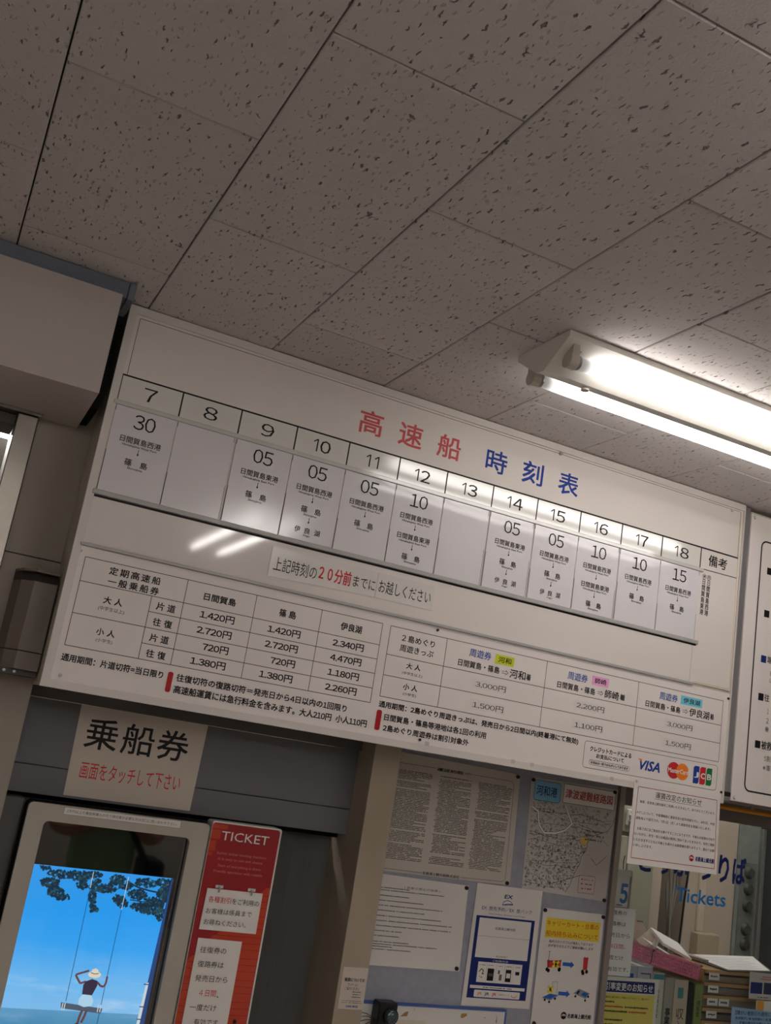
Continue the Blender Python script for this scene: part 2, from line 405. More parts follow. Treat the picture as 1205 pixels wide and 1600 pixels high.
# back wall with the door opening, the machine recess and the ticket window
boxes('wall_back', [(.129, .25, WY, 2.40, 1.902, CZ), (-1.5, .129, WY, 2.40, 2.215, CZ), (.25, 4.3, WY, 2.62, 1.645, CZ),
                    (.129, .25, WY+.001, 2.40, 0, 1.8995), (-1.5, -.95, WY, 2.40, 0, 2.215)], WALL, kind='structure')
box('trim_1', 1.06, 1.132, WY, 2.52, 0, 1.644, COLM, b=.001, kind='structure')          # column beside the machine
box('trim_2', 1.962, 4.3, 2.452, 2.62, 1.590, 1.645, mat('lintel_grey', (118, 110, 104), rough=.5), kind='structure')   # lintel of the ticket window
box('trim_3', 1.13, 1.962, 2.462, 2.52, 0, 1.645, WALL, kind='structure')               # wall behind the pin board
# door at the far left: stainless frame and glass, a lit room beyond
d = box('door_1', .085, .1285, 2.235, 2.40, 0, 2.195, STEEL, b=.002, kind='structure')
box('door_header', -.95, .134, 2.225, 2.40, 2.196, 2.214, STEEL, d, b=.002)
box('door_header_shade', -.95, .084, 2.26, 2.36, 2.172, 2.195, HOUSED, d)  # dark strip standing for the shaded gap under the header
box('door_glass', -.94, .084, 2.30, 2.306, .02, 2.171, GLASS, d)
box('door_2', -.99, -.95, 2.235, 2.40, 0, 2.214, STEEL, kind='structure')
# office behind the counter
box('wall_office', 1.13, 4.3, 4.9, 5.0, 0, CZ, OFFW, kind='structure')
box('wall_partition', 1.13, 1.2, 2.53, 4.9, 0, CZ, OFFW, kind='structure')
box('wall_corridor', -1.62, -1.5, 2.26, 5.0, 0, CZ, ROOMW, kind='structure')
box('wall_corridor_end', -1.5, 1.13, 4.9, 5.0, 0, CZ, ROOMW, kind='structure')
win = box('window_1', 1.966, 4.3, 2.458, 2.462, .92, 1.589, GLASS, kind='structure')
box('window_sill', 1.966, 4.3, 2.44, 2.48, .90, .92, ALU, win)
P = Print(win, 2.4575)
for ch, a, b_, z0, z1 in (('き', 2.050, 2.108, 1.412, 1.490), ('っ', 2.125, 2.168, 1.411, 1.462), ('ぷ', 2.184, 2.238, 1.411, 1.490), ('う', 2.283, 2.336, 1.410, 1.490), ('り', 2.357, 2.399, 1.410, 1.490), ('ば', 2.414, 2.468, 1.410, 1.490)):
    P.text(ch, a, b_, z0, z1, NAVY, .035)
P.text('Tickets', 2.200, 2.395, 1.340, 1.381, SKYB, .03)
P.done()
# ------------------------------------------------------------------ light fixtures
TUBEM = tube_mat('lit_tube', TUBE); TUBER = tube_mat('lit_tube_room', TUBE_ROOM); TUBEO = tube_mat('lit_tube_office', TUBE_OFFICE)
def fixture(x, y, label, tm, rotz=0, length=1.25, group='ceiling light fixtures'):
    t = thing('ceiling_light', label, 'light', (0, 0, 0), group)
    W = .096; top = -.0006
    prof = [(-W, top), (-W, top-.012), (-.012, top-.064), (.012, top-.064), (W, top-.012), (W, top)]
    body = prism_x('reflector_body', 0.0015, length-.0015, prof, FIXW, t)
    prof2 = [(-W-.0008, top), (-W-.0008, top-.013), (-.013, top-.066), (.013, top-.066), (W+.0008, top-.013), (W+.0008, top)]
    for a in (0, length-.0015): prism_x('end_plate', a, a+.0015, prof2, FIXW, t)
    for s in (-1, 1):
        yy = s*.068; zz = top-.052
        for a, sgn in ((.030, 1), (length-.030, -1)):
            v, f = cylgeo((a-.011*sgn, yy, zz), (a+.009*sgn, yy, zz), .0175, 18)
            v2, f2 = boxgeo(min(a-.0095*sgn, a+.0075*sgn), max(a-.0095*sgn, a+.0075*sgn), yy-.0155, yy+.0155, zz, top-.018); k = len(v)
            so = mesh('lamp_socket', v+v2, f+[tuple(i+k for i in q) for q in f2], SOCK, t)
            cyl('socket_ring', (a+.009*sgn, yy, zz), (a+.017*sgn, yy, zz), .0155, ALU, so, 18)
            v, f = tubegeo([(a-.004*sgn, yy+.004, zz+.018), (a+.004*sgn, yy-.006, zz+.026), (a+.014*sgn, yy-.012, zz+.021), (a+.010*sgn, yy+.002, zz+.016)], .0007, 4)
            mesh('socket_clip', v, f, MAGN, so)
        cyl('fluorescent_tube', (.047, yy, zz), (length-.047, yy, zz), .0138, tm, t, 20)
    cyl('cap_screw', (.12, .004, top-.064), (.12, .004, top-.070), .009, SOCK, t, 14)
    t.location = (x, y, CZ); t.rotation_euler = (0, 0, rotz); t.scale = (.954, .954, .954)
    return t
fixture(.9938, 1.628, 'lit two-tube fluorescent ceiling light above the timetable board', TUBEM)
fixture(1.123, -.44, 'two-tube ceiling light running towards the board, mirrored below the hour cards', TUBER, math.pi/2)
fixture(-.75, -2.6, 'added unseen two-tube light at the rear left, raising the ambient light', TUBER, 0)  # this and the next four: unseen, added to raise the ambient light
fixture(2.3, -2.9, 'added unseen two-tube light at the rear right, raising the ambient light', TUBER, 0)
fixture(2.9, -1.75, 'added unseen two-tube light near the right wall, raising the ambient light', TUBER, 0)
fixture(1.123, -3.0, 'added unseen two-tube light at the rear middle, raising the ambient light', TUBER, math.pi/2)
fixture(-.9, -.9, 'added unseen two-tube light near the left wall, raising the ambient light', TUBER, 0)
fixture(2.1, 2.87, 'added unseen two-tube light brightening the ticket office', TUBEO, 0)  # unseen, added to brighten the office
fixture(-.9, 3.3, 'bright two-tube ceiling light beyond the glass door', tube_mat('lit_tube_corridor', 60), 0)

# ================================================================== UPPER LEFT CASING
t = thing('shutter_casing', 'white box casing with grey-blue trim under the ceiling, upper left', 'casing', (-.4, 1.99, 2.2105))
prism_x('casing', -1.2, .2115, [(1.99, 2.2115), (2.2595, 2.2015), (2.2595, 2.428), (1.99, 2.428)], CASING, t)
box('ceiling_trim', -1.2, .222, 2.004, 2.2595, 2.4285, CZ-.001, TRIMB, t, b=.001)
box('trim_end_cap', .2225, .236, 2.000, 2.102, 2.425, CZ-.001, TRIMB, t, b=.001)
box('gap_shade_slab', .213, .230, 2.104, 2.2595, 2.212, 2.43, DARK, t)  # dark slab put in as the shade between casing and board

# ================================================================== WALL HOUSING at left
t = thing('wall_housing', 'taupe hooded wall housing between the door frame and the timetable board', 'housing', (.2, 2.2, 1.66))
def housing(z0, z1, dz, mt, name, par):
    # plan: chamfered left side
    pl = [(.160, 2.2585), (.172, 2.205), (.196, 2.180), (.243, 2.180), (.243, 2.2585)]
    n = len(pl)
    v = [(a, b, z0) for a, b in pl] + [(a, b + dz*(1 if b < 2.25 else 0), z1) for a, b in pl]
    f = [(i, (i+1) % n, n+(i+1) % n, n+i) for i in range(n)] + [tuple(range(n))[::-1], tuple(range(n, 2*n))]
    return mesh(name, v, f, mt, par)
housing(1.700, 1.8425, 0, HOUSE, 'upper_cover', t)
housing(1.662, 1.698, 0, HOUSE, 'lower_cover', t)
housing(1.8428, 1.862, .02, HOUSED, 'hood_recess', t)
housing(1.8625, 1.868, 0, HOUSE, 'hood', t)
b_ = box('bottom_bracket', .170, .243, 2.19, 2.2585, 1.650, 1.6615, HOUSED, t)
for x in (.180, .200): cyl('bracket_screw', (x, 2.1895, 1.656), (x, 2.186, 1.656), .003, ALU, b_, 10)

# ================================================================== TIMETABLE BOARD
BY = 2.110
tb = thing('timetable_board', 'large white framed board with red and blue title, hour row and fare tables', 'sign', (1.13, 2.18, 1.636))
X0, X1, ZB, ZT = .245, 2.019, 1.636, 2.462
box('board_case', X0+.002, X1-.002, 2.114, 2.2595, ZB+.002, ZT-.002, mat('board_case', (196, 190, 176), rough=.5), tb)
box('upper_panel', X0+.016, X1-.003, BY, 2.1138, 2.3045, ZT-.017, mat('board_matt_white', (224, 217, 212), rough=.5, spec=.3, var=.012, vscale=3), tb)
box('middle_panel', X0+.016, X1-.003, BY, 2.1138, 1.9335, 2.3043, BOARD, tb)
box('fare_panel', X0+.012, X1-.002, BY-.0008, 2.1138, ZB+.015, 1.9255, FARE, tb)
fy = BY - .005
for nm, pts in (('frame_side', [(X0, ZB), (X0+.017, ZB+.016), (X0+.017, ZT-.018), (X0, ZT)]),
                ('frame_side', [(X0, ZT), (X0+.017, ZT-.018), (X1-.004, ZT-.018), (X1, ZT)]),
                ('frame_side', [(X0, ZB), (X1, ZB), (X1-.004, ZB+.016), (X0+.017, ZB+.016)]),
                ('frame_side', [(X1, ZB), (X1, ZT), (X1-.004, ZT-.018), (X1-.004, ZB+.016)])):
    prism_y(nm, pts, fy, 2.1139, FRAME, tb)
# rails and acrylic header
def head_y(x, z): return BY - .0030
prism_x('header_strip', .2625, 1.8725, [(BY-.0030, 2.2465), (BY-.0002, 2.2465), (BY-.0002, 2.3015), (BY-.0030, 2.3015)], HEAD, tb)
box('card_rail', .256, 1.885, BY-.0062, BY-.0002, 2.2365, 2.2455, RAIL, tb, b=.001, label='clear upper rail above the cards')
box('card_rail', .257, 1.887, BY-.0066, BY-.0002, 2.0365, 2.0462, DRAIL, tb, b=.001, label='grey lower rail under the cards')
box('divider_rail', .258, 1.882, BY-.007, BY-.001, 1.9262, 1.9330, DRAIL, tb, b=.001)
HX = [.2623, .397, .5326, .667, .7995, .9335, 1.0645, 1.1975, 1.3305, 1.465, 1.6, 1.736, 1.872]
P = Print(tb, BY)
for ch, a, c, q in (('高', .814, .876, TRED), ('速', .920, .984, TRED), ('船', 1.027, 1.092, TRED), ('時', 1.166, 1.228, BLUE), ('刻', 1.275, 1.338, BLUE), ('表', 1.386, 1.449, BLUE)):
    P.text(ch, a, c, 2.336, 2.395, q, .022, lay=1)
P.line(.2608, 2.3040, 2.008, 2.3050, .0042)
P.line(1.876, 2.2458, 2.009, 2.2475, .0022)
P.line(.2605, 2.0338, 1.884, 2.0345, .0048)
P.line(.2725, 2.4375, 1.995, 2.4395, .0012, DKGREY)
P.line(.2715, 2.305, .2715, 2.4375, .0012, DKGREY); P.line(.2623, 2.035, .2623, 1.936, .0008, GREY)
P.line(1.872, 1.936, 1.873, 2.036, .0007, GREY)
P.text('備考', 1.903, 1.970, 2.2595, 2.2915, BLACK, .02)
TAPE = ink('old_tape', (206, 190, 150))
P.path([(2.0075, 2.440), (2.008, 2.306), (2.0105, 2.12), (2.0125, 1.938), (1.885, 1.9365)], .0022, TAPE)
P.path([(1.93, 2.4395), (2.005, 2.4395), (2.0055, 2.30)], .0009, GREY, 2)
P.text('\n'.join('日間賀島西港'), 1.9035, 1.9165, 2.120, 2.2185, BLACK, .015)
P.text('\n'.join('日間賀島東港'), 1.8865, 1.8995, 2.120, 2.2185, BLACK, .015)
for x, ch in ((1.910, '西'), (1.893, '東')):
    P.ring(x, 2.2265, .0068, .0009); P.text(ch, x-.0045, x+.0045, 2.2222, 2.2308, BLACK, .01)
P.done()
P = Print(tb, head_y)
HG = [('7', .314, .343), ('8', .4485, .481), ('9', .583, .615), ('10', .711, .755), ('11', .846, .880), ('12', .976, 1.020), ('13', 1.108, 1.153), ('14', 1.240, 1.287), ('15', 1.372, 1.418), ('16', 1.509, 1.555), ('17', 1.646, 1.688), ('18', 1.7795, 1.8295)]
for s_, a, c in HG:
    if len(s_) == 1: P.text(s_, a, c, 2.2585, 2.2885, BLACK, .008)
    else:
        w_ = c-a
        def one(x):
            P.line(x, 2.2585, x, 2.2885, .0032); P.line(x-.0014, 2.2872, x-.0095, 2.2805, .0028)
        one(a+.0105)
        if s_ == '11': one(c-.0016)
        else: P.text(s_[1], a+w_*.40, c, 2.2585, 2.2885, BLACK, .010)
for x in HX: P.line(x, 2.2472, x, 2.3020, .0034)
P.done()
# fare tables
P = Print(tb, BY-.0008)
LW = .00125
for z in (1.9045, 1.8545, 1.7225): P.line(.2745, z, .9580, z+.0003, LW)
P.line(.2745, 1.7885, .9580, 1.7890, LW)
for z in (1.8218, 1.7555): P.line(.4240, z, .9580, z, LW)
for x, z0, z1 in ((.2745, 1.7225, 1.9045), (.4240, 1.7225, 1.8545), (.4925, 1.7225, 1.9045), (.6485, 1.7225, 1.9045), (.8050, 1.7225, 1.9045), (.9580, 1.7225, 1.9048)): P.line(x, z0, x, z1, LW)
def spaced(P, s_, x0, x1, z0, z1, q=BLACK, bold=.030, frac=.84):
    n = len(s_); st = (x1-x0 - (x1-x0)/n*frac)/(n-1) if n > 1 else 0; wd = (x1-x0)/n*frac
    for i, ch in enumerate(s_):
        if ch == '一': P.text(ch, x0+st*i, x0+st*i+wd, (z0+z1)/2-.0008, (z0+z1)/2+.001, q, bold)
        else: P.text(ch, x0+st*i, x0+st*i+wd, z0, z1, q, bold)
spaced(P, '定期高速船', .3275, .4355, 1.8795, 1.8960); spaced(P, '一般乗船券', .3290, .4365, 1.8575, 1.8740)
for z, s_ in ((0, '片道'), (-.0335, '往復'), (-.0665, '片道'), (-.0995, '往復')): spaced(P, s_, .4375, .4785, 1.8285+z, 1.8450+z)
spaced(P, '大人', .3290, .3680, 1.8190, 1.8345); P.text('(中学生以上)', .322, .3755, 1.8035, 1.8135, BLACK, .006)
spaced(P, '小人', .3290, .3670, 1.7540, 1.7685); P.text('(小学生)', .3315, .3655, 1.7395, 1.7485, BLACK, .006)
P.text('日間賀島', .533, .605, 1.8695, 1.8860, BLACK, .034); spaced(P, '篠島', .706, .746, 1.8700, 1.8875); P.text('伊良湖', .8555, .9085, 1.8700, 1.8880, BLACK, .034)
for x1_, vals in ((.6095, ('1.420円', '2.720円', '720円', '1.380円')), (.7640, ('1.420円', '2.720円', '720円', '1.380円')), (.9205, ('2.340円', '4.470円', '1.180円', '2.260円'))):
    for k, v_ in enumerate(vals):
        z = 1.8305 - .0331*k
        P.text(v_, x1_-(.0775 if len(v_) > 4 else .058), x1_, z, z+.0168, BLACK, .034)
P.text('通用期間：片道切符=当日限り', .2735, .482, 1.6910, 1.7065, BLACK, .034)
P.poly(rrect(.4915, .5030, 1.6665, 1.7085, .0045), DRED)
P.text('往復切符の復路切符＝発売日から4日以内の1回限り', .5105, .9035, 1.6915, 1.7075, BLACK, .034)
P.text('高速船運賃には急行料金を含みます。大人210円  小人110円', .5095, .9580, 1.6665, 1.6835, BLACK, .034)
# second table
for z in (1.9040, 1.8380, 1.7905, 1.7415): P.line(.9793, z, 1.9945, z-.001, LW)
for x in (.9793, 1.1305, 1.4180, 1.7060, 1.9945): P.line(x, 1.7410, x, 1.9040, LW)
P.text('２島めぐり', 1.012, 1.0995, 1.8745, 1.8910, BLACK, .016); P.text('周遊きっぷ', 1.0105, 1.0995, 1.8510, 1.8675, BLACK, .016)
spaced(P, '大人', 1.034, 1.0715, 1.8145, 1.8285); P.text('(中学生以上)', 1.026, 1.079, 1.7990, 1.8075, BLACK, .006)
spaced(P, '小人', 1.034, 1.0715, 1.7660, 1.7805); P.text('(小学生)', 1.036, 1.0705, 1.7525, 1.7605, BLACK, .006)
for dx, nm, hl, bx, nb, big, ad in ((0, '河和', LIME, 1.268, 1.3225, (1.314, 1.360), (1.362, 1.3755)), (.288, '師崎', PINK, 1.5585, 1.611, (1.602, 1.6465), (1.6495, 1.666)), (.5815, '伊良湖', CYAN, 1.8485, 1.9225, (1.8805, 1.9495), (1.952, 1.966))):
    P.text('周遊券', 1.1955+dx, 1.2565+dx, 1.8740-(.003 if dx else 0), 1.8935-(.0025 if dx else 0), MBLUE, .012)
    P.rect(bx, nb, 1.8705, 1.8935, hl, 1)
    P.text(nm, bx+.009, nb-.008, 1.8750, 1.8890, BLACK, .02, 2)
    q = 1.168+dx-(.016 if dx > .5 else .001 if dx else 0)
    P.text('日間賀島・篠島', q, q+.1165, 1.8470-(.002 if dx else 0), 1.8635-(.002 if dx else 0), BLACK, .02)
    ax, az = q+.1235, 1.8535
    P.line(ax, az+.0024, ax+.0130, az+.0024, .0010); P.line(ax, az-.0024, ax+.0130, az-.0024, .0010); P.path([(ax+.0105, az+.0060), (ax+.0180, az), (ax+.0105, az-.0060)], .0012)
    P.text(nm, *big, 1.8440, 1.8655, BLACK, .02)
    P.text('着', *ad, 1.8465, 1.8625, BLACK, .02)
for x1_, va, vb in ((1.309, '3,000円', '1,500円'), (1.6055, '2,200円', '1,100円'), (1.8955, '3,000円', '1,500円')):
    P.rect(x1_-.094, x1_+.004, 1.8015, 1.8245, mat('price_patch', (226, 220, 216), rough=.42, var=0), 0.6)
    P.rect(x1_-.094, x1_+.004, 1.7525, 1.7755, mat('price_patch', (226, 220, 216), rough=.42, var=0), 0.6)
    P.text(va, x1_-.086, x1_, 1.8050, 1.8195, BLACK, .008); P.text(vb, x1_-.086, x1_, 1.7560, 1.7710, BLACK, .008)
P.text('通用期間：2島めぐり周遊きっぷは、発売日から2日間以内(終着港にて無効)', .980, 1.5370, 1.7150, 1.7320, BLACK, .034)
P.poly(rrect(.9780, .9915, 1.6655, 1.7110, .005), DRED)
P.text('日間賀島・篠島等港地は各1回の利用', .9985, 1.271, 1.6895, 1.7050, BLACK, .034)
P.text('2島めぐり周遊券は割引対象外', .9995, 1.2265, 1.6660, 1.6810, BLACK, .034)
# card payment box
P.path(rrect(1.5575, 1.9930, 1.6655, 1.7300, .008), .001, BLACK, closed=True)
P.text('クレジットカードによる', 1.5745, 1.705, 1.7070, 1.7195, BLACK, .034); P.text('お支払について', 1.596, 1.6825, 1.6925, 1.7040, BLACK, .034)
P.path(rrect(1.5760, 1.7030, 1.6745, 1.6860, .0055), .0007, BLACK, closed=True)
P.text('お支払は一括でおねがいしております', 1.581, 1.698, 1.6770, 1.6838, BLACK, .034)
P.text('VISA', 1.727, 1.800, 1.6840, 1.7095, BLUE, .05, slant=.25)
P.poly([(1.7262, 1.7110), (1.7395, 1.7110), (1.7405, 1.7010), (1.736, 1.7065)], ORANGE, 3)
P.disc(1.8455, 1.6975, .0212, RED, 1, 28); P.disc(1.8745, 1.6975, .0212, ORANGE, 2, 28)
P.text('MasterCard', 1.8265, 1.8945, 1.6915, 1.7035, WINK, .03, 4)
for k, q in enumerate((BLUE, RED, GREEN)):
    a = 1.9120 + .0220*k
    P.poly([(a, 1.6745), (a+.0155, 1.6745), (a+.0195, 1.6790), (a+.0195, 1.7195), (a+.0045, 1.7195), (a, 1.7150)], q, 1)
    P.text('JCB'[k], a+.003, a+.0175, 1.6890, 1.7040, WINK, .05, 3)
P.done()
for x, z in ((.2620, 1.9140), (.2800, 1.6620), (1.1010, 1.9180), (1.0970, 1.6610), (2.0110, 1.9120), (2.011, 1.664)):
    o = cyl('screw', (x, BY-.0008, z), (x, BY-.0035, z), .0033, ALU if x < .3 else MAGN, tb, 12)
cyl('screw', (1.381, BY, 2.4390), (1.381, BY-.008, 2.4390), .0042, ALU, tb, 14)
cyl('clear_stud', (1.973, BY, 2.4360), (1.973, BY-.004, 2.4360), .0042, RAIL, tb, 14)
for x, z in ((1.115, 1.656), (1.352, 1.650), (1.407, 1.650), (1.648, 1.650)):
    P = Print(tb, fy-.0002); P.poly(rrect(x-.006, x+.006, z-.006, z+.004, .003), mat('clear_tape', (205, 200, 190), rough=.1, coat=1, var=0), 1, 'tape_scrap'); P.done()
# instruction strip (two pieces)
def sheet(name, label, cat, pts, y, mt, group=None, th=.0008):
    o = thing(name, label, cat, (sum(p[0] for p in pts)/len(pts), y, min(p[1] for p in pts)), group)
    prism_y('sheet', pts, y-th, y, mt, o)
    return o, Print(o, y-th)
o, P = sheet('instruction_label', 'strip label with red 20-minutes text stuck below the hour cards', 'label', [(.663, 2.0205), (.9255, 2.0185), (.9255, 1.9600), (.663, 1.9520)], BY-.0004, CLEARP)
P.text('上記時刻の', .672, .7760, 1.9670, 1.9985, BLACK, .0)
P.text('２０分前', .7810, .8615, 1.9705, 2.0040, RED, .02); P.text('までに', .867, .9230, 1.9735, 1.9985, BLACK, .0); P.done()
o, P = sheet('instruction_label', 'shorter strip label to the right of the one with red text', 'label', [(.9270, 2.0190), (1.0775, 2.0185), (1.0765, 1.9600), (.9270, 1.9600)], BY-.0004, CLEARP)
P.text('お越しください', .9325, 1.0700, 1.9735, 2.0040, BLACK, .0); P.done()
# hour cards
CARDS = {7: ('30', 'WS'), 8: None, 9: ('05', 'ES'), 10: ('05', 'WSI'), 11: ('05', 'WS'), 12: ('10', 'WES'), 13: None, 14: ('05', 'ESI'), 15: ('05', 'WSI'), 16: ('10', 'WES'), 17: ('10', 'WS'), 18: ('15', 'WS')}
NW = ['','one','two','three','four','five','six','seven','eight','nine','ten','eleven','twelve','thirteen','fourteen','fifteen','sixteen','seventeen','eighteen']
for k, h in enumerate(range(7, 19)):
    a, c = HX[k]+.0014, HX[k+1]-.0006
    if h in (8, 13, 16, 14): c -= .003
    if h == 18: c = 1.8725
    cd = CARDS[h]
    lab = ('blank white card in the column headed %s' % NW[h]) if cd is None else ('white departure card with minute %s in the column headed %s' % (cd[0], NW[h]))
    o = thing('departure_card', lab, 'card', ((a+c)/2, BY-.003, 2.0466), 'departure cards in the rail')
    ph = h*1.7
    def card_y(x, z, ph=ph):
        t_ = max(0, (z-2.203)/.033)
        return BY - .0040 + .0011*t_**1.5 + t_*.00016*math.sin(x*95+ph) + t_*.00006*math.sin(x*230+ph*2)
    zs = [2.0468, 2.055, 2.065, 2.075, 2.085, 2.11, 2.15, 2.19, 2.203, 2.209, 2.215, 2.221, 2.227, 2.232, 2.2360]; nx = 16
    V = [(a+(c-a)*i/nx, card_y(a+(c-a)*i/nx, z), z) for z in zs for i in range(nx+1)]; n_ = len(V)
    F = [(r*(nx+1)+i, r*(nx+1)+i+1, (r+1)*(nx+1)+i+1, (r+1)*(nx+1)+i) for r in range(len(zs)-1) for i in range(nx)]
    R_ = len(zs)-1; nf = len(F)
    def strip(f_, b_):        # one side face with vertices of its own, so the front keeps its own shading
        q_ = len(V); V.extend([V[i] for i in f_]); V.extend(b_); F.append(tuple(range(q_, len(V))))
    B0, B1, B2, B3 = (a, BY-.0004, zs[0]), (c, BY-.0004, zs[0]), (c, BY-.0004, zs[-1]), (a, BY-.0004, zs[-1])
    strip([i for i in range(nx, -1, -1)], [B0, B1]); strip([R_*(nx+1)+i for i in range(nx+1)], [B2, B3])
    strip([r*(nx+1) for r in range(R_+1)], [B3, B0]); strip([r*(nx+1)+nx for r in range(R_, -1, -1)], [B1, B2])
    q_ = len(V); V.extend([B3, B2, B1, B0]); F.append((q_, q_+1, q_+2, q_+3))
    cm = mesh('card', V, F, CARD, o)
    for p in cm.data.polygons: p.use_smooth = p.index < nf
    P = Print(o, lambda x, z: card_y(x, z)-.0002)
    P.line(a+.0006, 2.048, a+.0006, 2.2350, .0011, DKGREY)
    if h in (18, 8, 13, 14, 16): P.line(c-.0008, 2.048, c-.0008, 2.2350, .0008, DKGREY)
    if cd:
        m_ = (HX[k]+HX[k+1])/2 + (.001 if h < 17 else .0)
        P.text(cd[0], m_-.0235, m_+.0235, 2.1925, 2.2255, BLACK, .0)
        z = 2.1600
        for q, st in enumerate(cd[1]):
            z0 = 2.1600 - .0485*q
            if st in 'WE':
                P.text('日間賀島西港' if st == 'W' else '日間賀島東港', m_-.044, m_+.044, z0, z0+.0142, BLACK, .012)
                P.text('Himakajima West Port' if st == 'W' else 'Himakajima East Port', m_-.037, m_+.037, z0-.0085, z0-.0025, BLACK, .012)
            elif st == 'S':
                P.text('篠', m_-.0245, m_-.0085, z0, z0+.0155, BLACK, .012); P.text('島', m_+.0095, m_+.0245, z0, z0+.0145, BLACK, .012)
                P.text('Shinojima', m_-.016, m_+.016, z0-.0080, z0-.0022, BLACK, .012)
            else:
                for dx, ch in ((-.031, '伊'), (-.0065, '良'), (.0175, '湖')): P.text(ch, m_+dx, m_+dx+.0135, z0+.001, z0+.0150, BLACK, .012)
                P.text('Irago', m_-.008, m_+.008, z0-.0065, z0-.001, BLACK, .012)
            if q < len(cd[1])-1:
                za = z0-.0100; P.line(m_-.0005, za, m_-.0005, za-.0130, .0012); P.poly([(m_-.0030, za-.0095), (m_+.0020, za-.0095), (m_-.0005, za-.0142)], BLACK)
    P.done()
# joint strip and second board
o = thing('joint_strip', 'narrow grey metal strip between the two white boards', 'strip', (2.032, 2.115, 1.645))
box('strip', 2.0205, 2.0455, 2.1135, 2.2595, 1.646, 2.462, ALU, o)
box('end_clip', 2.0225, 2.0445, 2.106, 2.1134, 1.656, 1.668, MAGN, o, b=.002)
rb = thing('rules_board', 'second white board with rounded black border at the right edge', 'sign', (2.95, 2.18, 1.648))
box('board_case', 2.049, 3.83, 2.114, 2.2595, 1.650, 2.452, mat('board_case', (196, 190, 176)), rb)
box('panel', 2.047, 3.832, 2.1095, 2.1138, 1.648, 2.4455, FARE, rb)
P = Print(rb, 2.1095)
P.path(rrect(2.0925, 3.785, 1.6795, 2.3765, .018, 8), .0045, BLACK, closed=True)
for z in (2.2940, 2.1710, 2.0425, 1.9370, 1.8075): P.rect(2.1190, 2.1385, z-.0100, z+.0100, NAVY if 2.0 < z < 2.1 else BLACK)
for s_, a, c, z0, z1, bo in (('端', 2.1425, 2.160, 2.034, 2.054, .02), ('往', 2.1415, 2.160, 1.9275, 1.948, .02), ('被救', 2.1420, 2.181, 1.7965, 1.8205, .02), ('割', 2.156, 2.169, 2.001, 2.014, 0), ('は', 2.156, 2.169, 1.981, 1.994, 0),
                           ('1', 2.155, 2.160, 1.895, 1.909, 0), ('2', 2.154, 2.162, 1.869, 1.883, 0), ('※', 2.151, 2.165, 1.845, 1.860, 0), ('5割', 2.155, 2.179, 1.766, 1.782, 0), ('※車', 2.153, 2.181, 1.741, 1.757, 0)):
    P.text(s_, a, c, z0, z1, BLACK, bo)
P.done()
for z in (2.437, 1.657): cyl('stud', (2.0595, 2.1095, z), (2.0595, 2.104, z), .0058, PLWH, rb, 16, r1=.004)
# orange rod under it
o = thing('orange_rod', 'thin orange rod fixed under the right-hand white board', 'rod', (2.9, 2.35, 1.623))
cyl('rod', (2.235, 2.35, 1.630), (4.0, 2.35, 1.630), .0062, YRAIL, o, 14)
for x in (2.36, 3.9): box('bracket', x, x+.012, 2.346, 2.354, 1.6366, 1.6448, FRB, o)

# ================================================================== FARE REVISION NOTICE
o, P = sheet('revision_notice', 'white fare revision notice with red border hanging from the board bottom', 'notice', [(1.7170, 1.6570), (2.0040, 1.6520), (2.0110, 1.4550), (1.7180, 1.4530)], 2.1030, PAPER, th=.0008)
P.path([(1.7310, 1.6420), (1.9935, 1.6415), (2.0020, 1.4690), (1.7285, 1.4680)], .0014, DRED, closed=True)
P.text('運賃改定のお知らせ', 1.788, 1.9415, 1.6205, 1.6360, DKGREY, 0); P.line(1.786, 1.6180, 1.943, 1.6182, .0007)
for s_, a, c, z in (('毎度、名鉄海上観光船をご利用いただきまして、ありがとうございます。', 1.740, 1.990, 1.6030), ('みだしについて、中部運輸局に運賃改定の認可申請を行い、4月5日、中部', 1.732, 1.991, 1.5760),
                    ('運輸局より認可され、7月1日（月）より運賃改定を実施いたします。', 1.732, 1.978, 1.5620), ('お客さまにはご負担をお掛けすることになりますが、今後もお客様の力を行', 1.739, 1.995, 1.5370),
                    ('ないながら、安全・安心な輸送の提供に努めてまいりますので、何卒ご理解', 1.731, 1.996, 1.5235), ('いただきますとともに今後とも変わらぬ御愛顧を賜りますよう、重ねてお願', 1.731, 1.997, 1.5095), ('い申し上げます。', 1.731, 1.793, 1.4960)):
    P.text(s_, a, c, z, z+.0072, BLACK, .006)
def company(P, x0, x1, z0, z1, cx, cz, r, q, q2):
    P.disc(cx, cz, r, q); P.path([(cx-r*.75, cz-r*.15), (cx-r*.2, cz+r*.45), (cx, cz-r*.1), (cx+r*.3, cz+r*.4), (cx+r*.75, cz-r*.2)], r*.22, WINK, 2)
    P.text('名鉄海上観光船', x0, x1, z0, z1, q2, .04, slant=.1)
company(P, 1.9345, 1.9990, 1.4810, 1.4930, 1.9230, 1.4870, .0080, DRED, NAVY); P.done()
cyl('pin', (1.7235, 2.1018, 1.6535), (1.7235, 2.098, 1.6535), .003, RAIL, o, 10)

